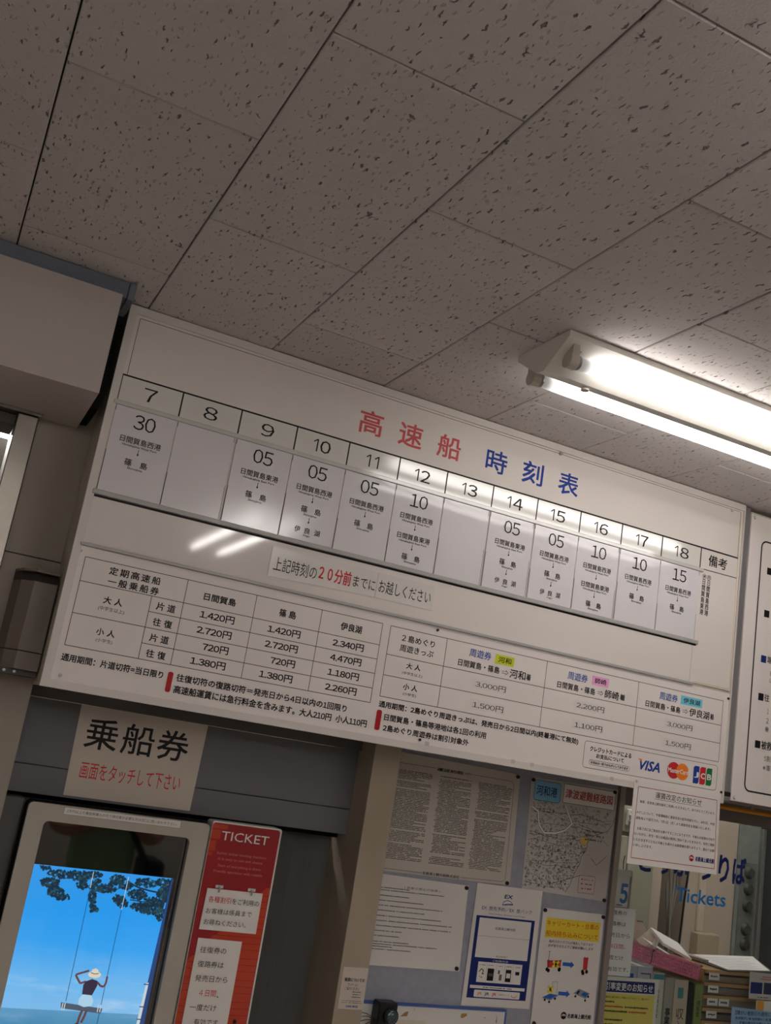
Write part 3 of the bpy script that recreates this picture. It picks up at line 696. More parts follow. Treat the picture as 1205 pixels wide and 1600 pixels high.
# ================================================================== TICKET MACHINE
tm = thing('ticket_machine', 'grey ticket vending machine with large touch screen and red side panel', 'ticket machine', (.67, 2.45, 0))
FB = mat('fascia_blue_grey', (112, 116, 124))
box('fascia_panel', .2505, 1.1005, 2.350, 2.40, 1.4740, 1.6150, FASC, tm, b=.0008)
box('fascia_panel', .2505, 1.1005, 2.350, 2.40, 1.4135, 1.4725, FASC, tm, b=.0008)
box('fascia_lip', .2505, 1.1005, 2.338, 2.40, 1.6160, 1.6445, MGREY, tm, b=.001)
box('side_cover', .2505, .2975, 2.333, 2.70, .02, 1.4045, MGREY, tm, b=.002)
box('cabinet', .2985, .8775, 2.345, 2.90, .02, 1.3995, MGREY, tm)
box('base_plinth', .26, 1.12, 2.36, 2.90, 0, .0195, DARK, tm)
# grey bay on the right of the machine, slightly curved back
bp = []
for i in range(13):
    u = i/12; x = .878 + .222*u; bp.append((x, 2.43 + .025*math.sin(math.pi*min(1, u*1.1))))
v = [(x, y, .02) for x, y in bp] + [(x, y, 1.41) for x, y in bp]; n = len(bp)
v += [(bp[-1][0], 2.5, .02), (bp[0][0], 2.5, .02), (bp[-1][0], 2.5, 1.41), (bp[0][0], 2.5, 1.41)]
f = [(i, i+1, n+i+1, n+i) for i in range(n-1)] + [(n-1, 2*n, 2*n+2, 2*n-1), (2*n+1, 0, n, 2*n+3), (2*n, 2*n+1, 2*n+3, 2*n+2), tuple(range(n, 2*n))+(2*n+2, 2*n+3)]
mesh('side_bay', v, f, MGREY, tm, smooth=False)
box('bay_post', 1.1015, 1.127, 2.375, 2.50, .02, 1.6440, MGREY, tm, b=.001)
box('gap_shade_back', .251, 1.10, 2.3995, 2.405, 1.400, 1.4735, DARK, tm)  # dark sheet painted as the shade in the slot under the fascia
# bezel: rounded frame
def ringprism(name, outer, inner, y0, y1, mt, par, ins=0.0):
    n = len(outer); V = []
    for ring, y in ((outer, y0), (inner, y0), (outer, y1), (inner, y1)): V += [(a, y, b) for a, b in ring]
    F = []
    for i in range(n):
        j = (i+1) % n
        F += [(i, j, n+j, n+i), (2*n+i, 3*n+i, 3*n+j, 2*n+j), (i, 2*n+i, 2*n+j, j), (n+i, n+j, 3*n+j, 3*n+i)]
    return mesh(name, V, F, mt, par)
bz = ringprism('bezel', rrect(.3035, .7025, .64, 1.4015, .011), rrect(.3420, .6620, .70, 1.3665, .011), 2.300, 2.3445, BEZEL, tm)
ringprism('bezel_edge', rrect(.3005, .7055, .637, 1.4035, .013), rrect(.3037, .7023, .6402, 1.4013, .011), 2.312, 2.3445, DARK, tm)
P = Print(bz, 2.2998); P.poly([(.3775, 1.3985), (.6335, 1.4005), (.6345, 1.3845), (.3775, 1.3840)], PAPER, 1, 'notice_strip'); P.path([(.3775, 1.3985), (.6335, 1.4005), (.6345, 1.3845), (.3775, 1.3840)], .0005, DKGREY, 2, True)
P.text('2万円以上の乗船券購入の方で領収書が必要な方は窓口に問い合わせ下さい。', .383, .626, 1.3885, 1.3950, DKGREY, .004, 2); P.done()
scr = box('touch_screen', .3425, .6615, 2.3150, 2.3440, .705, 1.3660, SBLACK, tm)
# picture shown on the screen (a lit display)
def screen_mat(name, rgb, k=1.0, grad=None):
    mt = bpy.data.materials.new(name); mt.use_nodes = True; nt = mt.node_tree; b = nt.nodes['Principled BSDF']
    b.inputs['Base Color'].default_value = (.01, .01, .01, 1); b.inputs['Roughness'].default_value = .05
    b.inputs['Emission Color'].default_value = (*lin(rgb), 1); b.inputs['Emission Strength'].default_value = k
    if grad:
        geo = nt.nodes.new('ShaderNodeNewGeometry'); sp = nt.nodes.new('ShaderNodeSeparateXYZ'); nt.links.new(geo.outputs['Position'], sp.inputs[0])
        mr = nt.nodes.new('ShaderNodeMapRange'); mr.inputs[1].default_value = grad[0]; mr.inputs[2].default_value = grad[1]; nt.links.new(sp.outputs[2], mr.inputs[0])
        cr = nt.nodes.new('ShaderNodeValToRGB'); nt.links.new(mr.outputs[0], cr.inputs[0]); el = cr.color_ramp.elements
        st = grad[2]; el[0].position = st[0][0]; el[0].color = (*lin(st[0][1]), 1); el[1].position = st[-1][0]; el[1].color = (*lin(st[-1][1]), 1)
        for p_, c_ in st[1:-1]: e = el.new(p_); e.color = (*lin(c_), 1)
        nz = nt.nodes.new('ShaderNodeTexNoise'); nz.inputs['Scale'].default_value = 14; nz.inputs['Detail'].default_value = 6
        mp = nt.nodes.new('ShaderNodeMapping'); mp.inputs['Rotation'].default_value = (0, .5, 0); mp.inputs['Scale'].default_value = (.6, 1, 2.6)
        nt.links.new(geo.outputs['Position'], mp.inputs[0]); nt.links.new(mp.outputs[0], nz.inputs['Vector'])
        m2 = nt.nodes.new('ShaderNodeMapRange'); m2.inputs[1].default_value = .52; m2.inputs[2].default_value = .75; m2.inputs[4].default_value = grad[3]; nt.links.new(nz.outputs[0], m2.inputs[0])
        m3 = nt.nodes.new('ShaderNodeMapRange'); m3.inputs[1].default_value = 1.13; m3.inputs[2].default_value = 1.03; nt.links.new(sp.outputs[2], m3.inputs[0])
        mm = nt.nodes.new('ShaderNodeMath'); mm.operation = 'MULTIPLY'; nt.links.new(m2.outputs[0], mm.inputs[0]); nt.links.new(m3.outputs[0], mm.inputs[1])
        mx = nt.nodes.new('ShaderNodeMix'); mx.data_type = 'RGBA'; nt.links.new(mm.outputs[0], mx.inputs[0]); nt.links.new(cr.outputs[0], mx.inputs[6]); mx.inputs[7].default_value = (*lin((190, 222, 245)), 1)
        nt.links.new(mx.outputs[2], b.inputs['Emission Color'])
    return mt
SKYM = screen_mat('screen_sky', (90, 180, 245), .9, (.99, 1.28, [(0, (130, 192, 240)), (.2, (112, 188, 246)), (.45, (56, 166, 246)), (.7, (42, 158, 244)), (1, (54, 156, 238))], .55))
SEAM = screen_mat('screen_sea', (60, 140, 185), .9, (.70, .997, [(0, (20, 90, 120)), (.8, (52, 128, 172)), (1, (96, 158, 200))], .2))
LEAFM = screen_mat('screen_leaf', (26, 48, 66)); LEAF2 = screen_mat('screen_leaf_light', (44, 80, 90)); BARK = screen_mat('screen_bark', (34, 50, 66)); SKIN = screen_mat('screen_skin', (96, 66, 66)); TOP = screen_mat('screen_top', (56, 46, 66)); SHORT = screen_mat('screen_shorts', (170, 205, 228))
HATM = screen_mat('screen_hat', (214, 206, 186)); LOGM = screen_mat('screen_log', (78, 88, 104)); ROPEM = screen_mat('screen_rope', (30, 70, 110)); ROPL = screen_mat('screen_rope_light', (190, 200, 205)); PALE = screen_mat('screen_pale', (196, 206, 212)); DBL = screen_mat('screen_deep_blue', (34, 66, 120))
P = Print(scr, 2.3150)
nm = 'screen_picture'
P.rect(.3430, .6455, .995, 1.2765, SKYM, 1, nm); P.rect(.3430, .6455, .80, .9952, SEAM, 1, nm)
rl = random.Random(3)
def blob(cx, cz, rx, rz, n, s=.005):
    for _ in range(int(n*1.9)):
        a = rl.uniform(0, 6.283); rr = math.sqrt(rl.random()); x = cx+rx*rr*math.cos(a); z = cz+rz*rr*math.sin(a)
        if x > .6425 or z > 1.2745 or x < .346: continue
        k = rl.randint(5, 7); q = s*rl.uniform(.35, 1)
        pts = [(min(.645, x+q*rl.uniform(.5, 1)*math.cos(6.283*i/k)), min(1.2763, z+q*rl.uniform(.4, 1)*math.sin(6.283*i/k))) for i in range(k)]
        P.poly(pts, LEAFM if rl.random() < .75 else LEAF2, 4 if rl.random() < .5 else 5, 'screen_foliage')
for b_ in ((.385, 1.243, .020, .010, 60), (.368, 1.272, .012, .004, 14), (.400, 1.226, .018, .010, 55), (.418, 1.216, .014, .006, 28), (.405, 1.262, .030, .008, 45), (.440, 1.262, .026, .010, 60), (.452, 1.246, .012, .010, 30), (.470, 1.268, .02, .006, 30),
           (.480, 1.248, .012, .012, 34), (.478, 1.225, .008, .012, 26), (.484, 1.203, .007, .012, 26), (.490, 1.197, .006, .006, 10), (.505, 1.243, .020, .009, 46), (.525, 1.262, .018, .010, 44), (.545, 1.252, .016, .009, 36), (.535, 1.224, .014, .008, 34),
           (.545, 1.215, .012, .008, 26), (.575, 1.236, .022, .010, 60), (.590, 1.262, .028, .009, 56), (.585, 1.212, .022, .008, 50), (.610, 1.222, .022, .010, 64), (.630, 1.240, .014, .020, 70), (.600, 1.204, .022, .006, 38), (.628, 1.205, .014, .010, 44), (.632, 1.192, .006, .006, 14), (.628, 1.266, .018, .008, 44)): blob(*b_)
for pts, wd in (([(.642, 1.262), (.622, 1.244), (.600, 1.246), (.575, 1.250), (.550, 1.258)], .0035), ([(.645, 1.275), (.635, 1.240), (.632, 1.205)], .008), ([(.622, 1.244), (.612, 1.226), (.590, 1.222), (.560, 1.224)], .0022), ([(.560, 1.256), (.520, 1.240), (.500, 1.232), (.470, 1.238), (.440, 1.256), (.405, 1.254), (.390, 1.240)], .0016), ([(.48, 1.236), (.484, 1.205)], .0012)):
    P.path(pts, wd, BARK, 5, name='screen_branch')
P.line(.4700, 1.2730, .4705, 1.014, .0013, ROPEM, 6, 'screen_rope'); P.line(.5465, 1.2710, .5440, .82, .0013, ROPEM, 6, 'screen_rope')
P.line(.4695, 1.2725, .4700, 1.240, .0014, ROPL, 7, 'screen_rope'); P.line(.5465, 1.2705, .5460, 1.202, .0014, ROPL, 7, 'screen_rope')
P.poly([(.461, 1.0115), (.463, 1.0000), (.548, .9935), (.5495, 1.0035)], LOGM, 7, 'screen_swing_seat')
for a in (.4655, .470, .540, .545): P.line(a, 1.0105, a, .996, .002, ROPL, 8, 'screen_swing_seat')
W = 'screen_woman'
P.poly([(.496, 1.0200), (.502, 1.0295), (.520, 1.0290), (.5275, 1.0170), (.5255, 1.0075), (.510, 1.0045), (.497, 1.0085)], SHORT, 9, W)
P.poly([(.503, 1.0550), (.499, 1.048), (.5005, 1.0290), (.5215, 1.0280), (.5285, 1.048), (.5270, 1.0570), (.515, 1.0600)], TOP, 9, W)
P.path([(.503, 1.0545), (.492, 1.050), (.482, 1.0620), (.479, 1.0665), (.488, 1.0700), (.505, 1.0760)], .0042, SKIN, 8, name=W)
P.path([(.5270, 1.0545), (.536, 1.0470), (.5430, 1.0465), (.5455, 1.0540), (.5455, 1.0670)], .0042, SKIN, 8, name=W)
P.disc(.5150, 1.0680, .0065, SKIN, 10, 12, name=W)
P.disc(.5180, 1.0690, .0068, HATM, 12, 20, 2.0, name=W); P.poly([(.5095, 1.0700), (.5110, 1.0790), (.5180, 1.0815), (.5240, 1.0785), (.5260, 1.0695)], HATM, 12, name=W); P.path([(.5095, 1.0725), (.518, 1.0705), (.5258, 1.0720)], .0016, LOGM, 13, name=W)
P.path([(.508, .998), (.505, .985), (.5035, .970)], .0050, SKIN, 8, name=W); P.path([(.517, .998), (.515, .987), (.511, .974)], .0050, SKIN, 8, name=W); P.disc(.503, .969, .004, TOP, 9, 10, 1.6, name=W)
P.poly([(.6425, 1.277), (.6455, 1.277), (.6455, .84), (.6300, .84), (.6320, .980)], DBL, 6, nm); P.poly([(.622, .83), (.631, .83), (.6375, 1.060), (.6320, 1.058)], PALE, 7, nm)
for z in (1.055, 1.010, .985): P.rect(.6270, .6375, z, z+.002, TOP, 8, nm)
P.line(.6620-.006, 1.366, .6500, 1.0, .0006, ink('glass_edge', (150, 150, 150)), 4)
P.done()
# red side panel
rp = prism_y('side_panel', rrect(.7075, .8765, .64, 1.4105, .006), 2.303, 2.3445, PLWH, tm)
P = Print(rp, 2.3028)
P.poly(rrect(.7085, .8725, .645, 1.4070, .007), REDP, 1, 'red_film')
for z0, z1, x0, x1 in ((1.3945, 1.4040, .7085, .745), (1.372, 1.392, .7085, .731), (1.346, 1.368, .7085, .724), (1.335, 1.343, .7085, .719)): P.rect(x0, x1, z0, z1, ORP, 1.5, 'orange_band')
z = 1.2800; k = 0
while z > .66:
    h = .0135 if k % 3 else .0185
    ta = (1.2800-z)
    P.poly([(max(.7085, .846-ta*.9), z-h), (.8715, z-h), (.8715, z-.0012), (max(.7085, .846-(ta-h)*.9), z-.0012)], ORP, 1.5, 'orange_band')
    z -= h; k += 1
P.text('TICKET', .7335, .8480, 1.3710, 1.3905, WINK, .0, 3)
TL = ink('faint_white', (214, 120, 124))
for s_, a, c, z in (('Stylish ticket vending machine', .7300, .8485, 1.3395), ('It is easy to use and choice', .7360, .8420, 1.3275), ('Start of everything is there', .7375, .8410, 1.3130), ('Friendly operation with reliable', .7305, .8470, 1.3005)): P.text(s_, a, c, z-.001, z+.0062, TL, .0, 3)
P.disc(.8440, .9940, .0045, MAGN, 3, 16)
P.done()
# paper notes on the machine
o, P = sheet('boarding_ticket_notice', 'laminated sheet with big black kanji and red line above the touch screen', 'notice', [(.3715, 1.6150), (.6655, 1.6155), (.6620, 1.4205), (.3760, 1.4190)], 2.3492, LAMIN)
for ch, a, c in (('乗', .394, .466), ('船', .476, .549), ('券', .557, .630)): P.text(ch, a, c, 1.5240, 1.5915, BLACK, .012)
P.text('画面をタッチして下さい', .400, .6270, 1.4590, 1.4945, RED, .0); P.done()
o, P = sheet('discount_note', 'small white note with red first words clipped to the red panel', 'note', [(.7235, 1.2660), (.8555, 1.2660), (.8560, 1.1785), (.7220, 1.1790)], 2.3012, PAPER)
P.text('各種割引', .7305, .7830, 1.2370, 1.2505, RED, 0); P.text('をご利用の', .7860, .8505, 1.2370, 1.2495, BLACK, 0); P.text('お客様は係員まで', .7295, .8380, 1.2130, 1.2250, BLACK, .005); P.text('お尋ねください。', .7290, .8285, 1.1895, 1.2015, BLACK, .005); P.done()
for x in (.7500, .8275):
    v, f = tubegeo([(x, 2.2994, 1.2725), (x+.001, 2.2984, 1.2665), (x+.001, 2.2984, 1.2620), (x, 2.2994, 1.2600)], .0022, 8)
    mesh('note_clip', v, f, ALU, o)
    box('clip_tape', x-.009, x+.009, 2.2995, 2.3008, 1.2685, 1.2745, RAIL, o)
o, P = sheet('return_ticket_note', 'tall white note below the clipped one on the red panel', 'note', [(.7240, 1.1610), (.8270, 1.1600), (.8270, .9350), (.7240, .9350)], 2.3012, PAPER)
for k, (s_, a, c, q) in enumerate((('往復券の', .7335, .7940, BLACK), ('復路券は', .7340, .7940, BLACK), ('発売日から', .7340, .8090, BLACK), ('４日間', .7500, .7880, RED), ('一度だけ', .7345, .7950, BLACK), ('有効です', .7500, .8050, BLACK))):
    z = 1.1310 - .0296*k; P.text(s_, a, c, z, z+.0135, q, 0)
P.text('、', .790, .796, 1.0405, 1.0445, BLACK, .01); P.done()

# ================================================================== PIN BOARD
pb = thing('pin_board', 'blue-grey pin board of notices beside the beige column', 'notice board', (1.54, 2.45, .75))
box('surface', 1.135, 1.9425, 2.4450, 2.4610, .75, 1.6440, PINB, pb)
box('frame_side', 1.9430, 1.9615, 2.4330, 2.4610, .75, 1.6440, FRB, pb, b=.001)
PY = 2.4440
o, P = sheet('terms_notice', 'cream sheet of terms in three columns on pin board, upper left', 'notice', [(1.1700, 1.6330), (1.5990, 1.6250), (1.6085, 1.3315), (1.1700, 1.3300)], PY-.0006, mat('cream_paper', (198, 191, 182), rough=.6, var=.02))
P.path([(1.1750, 1.6045), (1.3310, 1.6045)], .0009); P.text('運送約款', 1.3350, 1.4180, 1.5990, 1.6075, BLACK, .02); P.text('(抄)', 1.423, 1.4450, 1.6010, 1.6065, BLACK, .02)
P.path([(1.4500, 1.6040), (1.5700, 1.6035), (1.5790, 1.6000), (1.5820, 1.5930), (1.5915, 1.3500), (1.5890, 1.3420), (1.5820, 1.3385), (1.4520, 1.3370)], .0009); P.path([(1.3340, 1.3365), (1.1750, 1.3375)], .0009)
P.text('名鉄海上観光船株式会社', 1.3360, 1.4480, 1.3330, 1.3405, BLACK, .02)
rr_ = random.Random(5)
for a0, c0, a1, c1 in ((1.200, 1.325, 1.205, 1.328), (1.3455, 1.4480, 1.3500, 1.4560), (1.4700, 1.5780, 1.4700, 1.5750)):
    n = 56; z = 1.5850
    for k in range(n):
        u = k/n; z = 1.5850 - .2270*u
        if rr_.random() < .06: continue
        a = a0+(a1-a0)*u + (.004 if rr_.random() < .6 else 0); c = c0+(c1-c0)*u - (rr_.uniform(0, .05) if rr_.random() < .25 else 0)
        P.small(a, c, z, .0027, DKGREY, .08, rnd=rr_)
P.done()
o, P = sheet('harbour_map', 'printed evacuation map with blue and red title boxes, upper right of pin board', 'map', [(1.6370, 1.6245), (1.9400, 1.6290), (1.9340, 1.3180), (1.6480, 1.3270)], PY-.0006, mat('map_paper', (196, 192, 188), rough=.6, var=.02))
rr_ = random.Random(11)
P.poly(rrect(1.6505, 1.7395, 1.5650, 1.6190, .008), LBLUE, 2); P.path(rrect(1.6505, 1.7395, 1.5650, 1.6190, .008), .0010, BLACK, 2.5, True); P.text('河和港', 1.6580, 1.7280, 1.5790, 1.6060, NAVY, .01, 3)
P.rect(1.7500, 1.9310, 1.5695, 1.6215, WINK, 2); P.path([(1.7500, 1.5695), (1.9310, 1.5695), (1.9310, 1.6215), (1.7500, 1.6215)], .0012, DKGREY, 2.5, True); P.text('津波避難経路図', 1.7570, 1.9230, 1.5830, 1.6085, MREDT, .02, 3)
def coast(z): return 1.795 + (z-1.33)*.42 + (.05 if z > 1.5 else 0) + .004*math.sin(z*140)
for _ in range(900):      # building outlines
    z = rr_.uniform(1.334, 1.562); x = rr_.uniform(1.650, coast(z)-.004); w_ = rr_.uniform(.0015, .0055); h_ = rr_.uniform(.0015, .005); a = rr_.uniform(-.4, .4)
    pts = [(x+dx*math.cos(a)-dz*math.sin(a), z+dx*math.sin(a)+dz*math.cos(a)) for dx, dz in ((0, 0), (w_, 0), (w_, h_), (0, h_))]
    if max(p[0] for p in pts) > 1.92: continue
    P.path(pts, .0006, GREY if rr_.random() < .4 else DKGREY, 1, True, 'map_line')
for _ in range(11):
    z = rr_.uniform(1.34, 1.56); x = 1.650; pts = [(x, z)]
    while x < coast(z)-.012: x += rr_.uniform(.008, .02); z += rr_.uniform(-.005, .004); z = max(1.332, min(1.562, z)); pts.append((min(x, coast(z)), z))
    P.path(pts, .0007, DKGREY, 1.2, False, 'map_line')
rd = [(1.650, 1.545), (1.672, 1.535), (1.680, 1.500), (1.700, 1.480), (1.740, 1.484), (1.770, 1.495), (1.790, 1.515), (1.760, 1.564)]
P.path(rd, .0060, GREY, 1.4, name='map_line'); P.path(rd, .0042, WINK, 1.6, name='map_line')
P.path([(coast(z), z) for z in [1.330+.02*i for i in range(12)]], .0012, DKGREY, 1.7, name='map_line')
P.path([(1.815, 1.515), (1.860, 1.508), (1.925, 1.468)], .0009, DKGREY, 1.7, name='map_line'); P.path([(1.868, 1.430), (1.889, 1.412), (1.923, 1.442)], .0011, DKGREY, 1.7, name='map_line')
P.rect(1.8260, 1.8480, 1.4640, 1.4830, mat('ink_map_yellow', (232, 196, 110), var=0), 2); 
for k in range(3): P.small(1.84, 1.905, 1.500-.012*k, .006, GREY, .35, 2, rr_)
P.path([(1.834, 1.381), (1.890, 1.381), (1.890, 1.334), (1.834, 1.334)], .0009, DRED, 2, True)
for k in range(3): P.small(1.842, 1.882, 1.368-.012*k, .0045, MREDT, .2, 2, rr_)
P.line(1.736, 1.347, 1.834, 1.379, .0011, DKGREY, 2); P.done()
o, P = sheet('conduct_notice', 'white sheet of typed rules under the cream terms sheet', 'notice', [(1.1700, 1.3240), (1.4800, 1.3180), (1.4865, 1.1040), (1.1700, 1.1030)], PY-.0006, PAPER)
P.text('( 旅客の禁止行為等 )', 1.290, 1.3960, 1.2920, 1.2990, DKGREY, 0)
for k, (c, z) in enumerate(((1.305, 1.2890), (1.410, 1.2830), (1.310, 1.2700), (1.352, 1.2580), (1.412, 1.2460), (1.360, 1.2340), (1.410, 1.2210), (1.445, 1.2090), (1.445, 1.1970), (1.300, 1.1850), (1.295, 1.1730), (1.325, 1.1590), (1.410, 1.1530), (1.280, 1.1475), (1.335, 1.1410))):
    P.small(1.195, c, z, .0030, DKGREY, .04, rnd=rr_)
P.done()
o, P = sheet('travel_poster', 'white poster with dark blue panel and train emblem in the middle of the pin board', 'poster', [(1.5060, 1.3285), (1.7170, 1.3265), (1.7175, 1.0240), (1.5040, 1.0230)], PY-.0018, PAPER)
P.text('EX', 1.5955, 1.6210, 1.2965, 1.3065, NAVY, .04, slant=.2)
P.path([(1.5920, 1.2795), (1.5955, 1.2880), (1.6060, 1.2920), (1.6160, 1.2905), (1.6250, 1.2830), (1.6120, 1.2835), (1.5920, 1.2795), (1.606, 1.2805), (1.626, 1.2825)], .0016, NAVY)
P.text('EX  旅先予約／EX  旅パック', 1.5295, 1.6890, 1.2625, 1.2735, NAVY, .0); P.text('Hotels, Activities / Shinkansen Travel Packages', 1.553, 1.669, 1.2520, 1.2560, NAVY, 0)
P.poly([(1.5160, 1.2475), (1.7025, 1.2475), (1.7020, 1.0435), (1.5170, 1.0430)], NAVY, 1)
P.rect(1.5265, 1.6920, 1.1435, 1.2425, WINK, 2); P.line(1.5275, 1.1970, 1.6915, 1.1975, .0006, GREY, 3); P.text('名鉄海上観光船', 1.5785, 1.6430, 1.2155, 1.2225, BLACK, 0, 3)
P.text('A1030417', 1.5915, 1.6280, 1.1465, 1.1510, DKGREY, 0, 3)
P.text('ご利用方法', 1.583, 1.632, 1.1350, 1.1400, WINK, 0, 3)
P.rect(1.5400, 1.6790, 1.0825, 1.1330, WINK, 2)
for a in (1.568, 1.597, 1.624, 1.650): P.line(a, 1.084, a, 1.131, .0004, GREY, 3)
P.rect(1.5715, 1.5915, 1.0875, 1.1180, BLACK, 3); P.rect(1.5750, 1.5885, 1.0990, 1.1060, GREY, 4); P.rect(1.6285, 1.6460, 1.0875, 1.1180, BLACK, 3); P.rect(1.6310, 1.6435, 1.0970, 1.1090, WINK, 4)
P.rect(1.6090, 1.6175, 1.0900, 1.1050, ink('tan', (130, 100, 95)), 3); P.rect(1.6040, 1.610, 1.106, 1.115, GREY, 3); P.rect(1.6590, 1.6720, 1.1060, 1.1145, BLACK, 3); P.path([(1.5450, 1.108), (1.552, 1.116), (1.559, 1.111), (1.5550, 1.103), (1.561, 1.104)], .0022, BLACK, 3); P.path([(1.547, 1.098), (1.556, 1.093), (1.555, 1.098)], .0012, DKGREY, 3)
for k in range(5): P.small(1.544+.028*k, 1.562+.028*k, 1.1245, .0022, GREY, .1, 3, rr_)
P.rect(1.5235, 1.6950, 1.0670, 1.0745, WINK, 2); P.small(1.563, 1.655, 1.0690, .0030, DKGREY, .1, 3, rr_)
P.poly(rrect(1.5380, 1.6815, 1.0460, 1.0635, .003), WINK, 2)
for a, q in ((1.5480, ORANGE), (1.5705, NAVY), (1.5930, RED)): P.text('JR', a, a+.0145, 1.0495, 1.0585, q, .035, 3)
P.text('JR東海ツアーズ', 1.6150, 1.6475, 1.0525, 1.0565, RED, .01, 3); P.path([(1.6545, 1.056), (1.657, 1.051), (1.668, 1.050), (1.6715, 1.0555)], .0012, RED, 3); P.done()
o, P = sheet('cart_poster', 'white poster with yellow heading and pictures of two carts, right of pin board', 'poster', [(1.7260, 1.2845), (1.9340, 1.2830), (1.9340, .9800), (1.7270, .9800)], PY-.0012, PAPER)
P.rect(1.7410, 1.9235, 1.2090, 1.2600, YEL); CT = ink('cart_title', (206, 92, 24))
P.text('キャリーカート・台車の', 1.7435, 1.9190, 1.2395, 1.2545, CT, .012); P.text('船内持ち込みについて', 1.7430, 1.9200, 1.2130, 1.2280, CT, .012)
P.text('船内でのトラブルが発生しております', 1.7570, 1.9065, 1.1965, 1.2035, BLACK, .01); P.text('必ず折りたたんでご乗船お願いします', 1.7550, 1.9075, 1.1850, 1.1925, BLACK, .01)
CR = ink('cart_red', (196, 52, 62)); AB = ink('arrow_blue', (38, 100, 190)); XY = ink('cross_yellow', (236, 214, 50)); STG = ink('steel_grey', (140, 145, 155))
# wagon
P.path([(1.7620, 1.1330), (1.7625, 1.1720), (1.7605, 1.1735), (1.7655, 1.1735)], .0015, DKGREY, 2); P.poly([(1.7580, 1.1500), (1.8040, 1.1530), (1.8040, 1.1360), (1.7600, 1.1310)], CR, 2); P.path([(1.757, 1.151), (1.780, 1.147), (1.805, 1.154)], .0015, DKGREY, 3)
for x, z in ((1.7600, 1.1270), (1.7650, 1.1245), (1.8010, 1.1300), (1.8, 1.1285)): P.disc(x, z, .0050, BLACK, 3, 12)
for s_ in (1, -1): P.line(1.7770, 1.1415+.0080*s_, 1.7970, 1.1415-.0080*s_, .0070, XY, 4)
for x, z in ((1.8100, 1.1440), (1.8060, 1.0685)): P.poly([(x, z-.0045), (x+.0270, z-.0050), (x+.0270, z-.0100), (x+.0390, z-.0005), (x+.0270, z+.0090), (x+.0270, z+.0045), (x, z+.0048)], AB, 2)
P.poly([(1.8780, 1.1650), (1.8945, 1.1650), (1.8940, 1.1330), (1.8800, 1.1330)], CR, 2); P.path([(1.8800, 1.1670), (1.8860, 1.1640), (1.8935, 1.1665)], .002, CR, 2)
for x, z in ((1.8790, 1.1285), (1.8930, 1.1290), (1.8810, 1.1245)): P.disc(x, z, .0052, BLACK, 3, 12)
# platform cart
P.poly([(1.7560, 1.0560), (1.7780, 1.0660), (1.8060, 1.0640), (1.7810, 1.0520)], AB, 2); P.path([(1.7560, 1.0550), (1.7810, 1.0500), (1.8060, 1.0630)], .0020, STG, 2); P.path([(1.7840, 1.0650), (1.7830, 1.0960), (1.8000, 1.0980), (1.8010, 1.0650)], .0008, GREY, 2)
for x, z in ((1.7640, 1.0500), (1.7790, 1.0455), (1.7970, 1.0545)): P.disc(x, z, .0034, BLACK, 3, 10)
for s_ in (1, -1): P.line(1.7705, 1.0770+.0085*s_, 1.7870, 1.0770-.0085*s_, .0070, XY, 4)
P.poly([(1.8560, 1.0710), (1.8740, 1.0840), (1.9120, 1.0740), (1.8990, 1.0590)], STG, 2); P.poly([(1.8650, 1.0720), (1.8720, 1.0800), (1.8780, 1.0780), (1.8720, 1.0690)], NAVY, 3); P.poly([(1.8820, 1.0690), (1.8900, 1.0760), (1.9060, 1.0730), (1.8990, 1.0630)], AB, 3)
for x, z in ((1.8640, 1.0640), (1.8980, 1.0550), (1.907, 1.065)): P.disc(x, z, .0034, BLACK, 3, 10)
company(P, 1.8435, 1.9240, 1.0070, 1.0190, 1.8320, 1.0130, .0095, BLACK, BLACK); P.done()
for x, z, y, lb in ((1.5910, 1.6180, PY-.0014, 'black magnet at the top right corner of the cream terms sheet'), (1.5985, 1.3365, PY-.0014, 'black magnet at the bottom right corner of the cream terms sheet'), (1.6430, 1.6175, PY-.0014, 'black magnet at the top left corner of the harbour map'),
                    (1.9275, 1.6205, PY-.0014, 'black magnet at the top right corner of the harbour map'), (1.9285, 1.3215, PY-.0014, 'black magnet at the bottom right corner of the harbour map'), (1.4740, 1.3120, PY-.0014, 'black magnet at the top right corner of the typed rules sheet'),
                    (1.4765, 1.1110, PY-.0014, 'black magnet at the bottom right corner of the typed rules sheet'), (1.7315, 1.2785, PY-.0026, 'dark magnet at the top left corner of the cart poster'), (1.9300, 1.2765, PY-.0026, 'dark magnet at the top right corner of the cart poster'), (1.7370, .9900, PY-.0026, 'dark magnet at the lower left edge of the cart poster')):
    y += .0
    v, f = cylgeo((x, y, z), (x, y-.0045, z), .0053, 18, .0048); q = mesh('magnet', v, f, MAGN); tag(q, lb, 'magnet', 'round magnets on the pin board')
# lower white board with blue edge
o = thing('white_tray_board', 'stained white board with blue edge low on the pin board', 'board', (1.4, 2.44, .78))
box('panel', 1.1760, 1.6380, 2.4350, 2.4442, .78, 1.0150, PLWH, o)
BLE = mat('edge_blue', (70, 100, 170), rough=.4)
prism_y('edge_strip', [(1.176, 1.0152), (1.6382, 1.0152), (1.6425, 1.0195), (1.176, 1.0215)], 2.4330, 2.4442, BLE, o); box('edge_strip', 1.6383, 1.6425, 2.4330, 2.4442, .78, 1.0150, BLE, o)
P = Print(o, 2.4350)
for pts in ([(1.327, .990), (1.340, 1.001), (1.349, 1.003), (1.347, .991)], [(1.503, .996), (1.505, 1.005), (1.520, 1.006), (1.523, 1.001), (1.510, .994)], [(1.611, 1.008), (1.614, 1.002), (1.612, .990), (1.6155, .985), (1.616, .992)]): P.poly(pts, BROWN, 1, 'adhesive_stain')
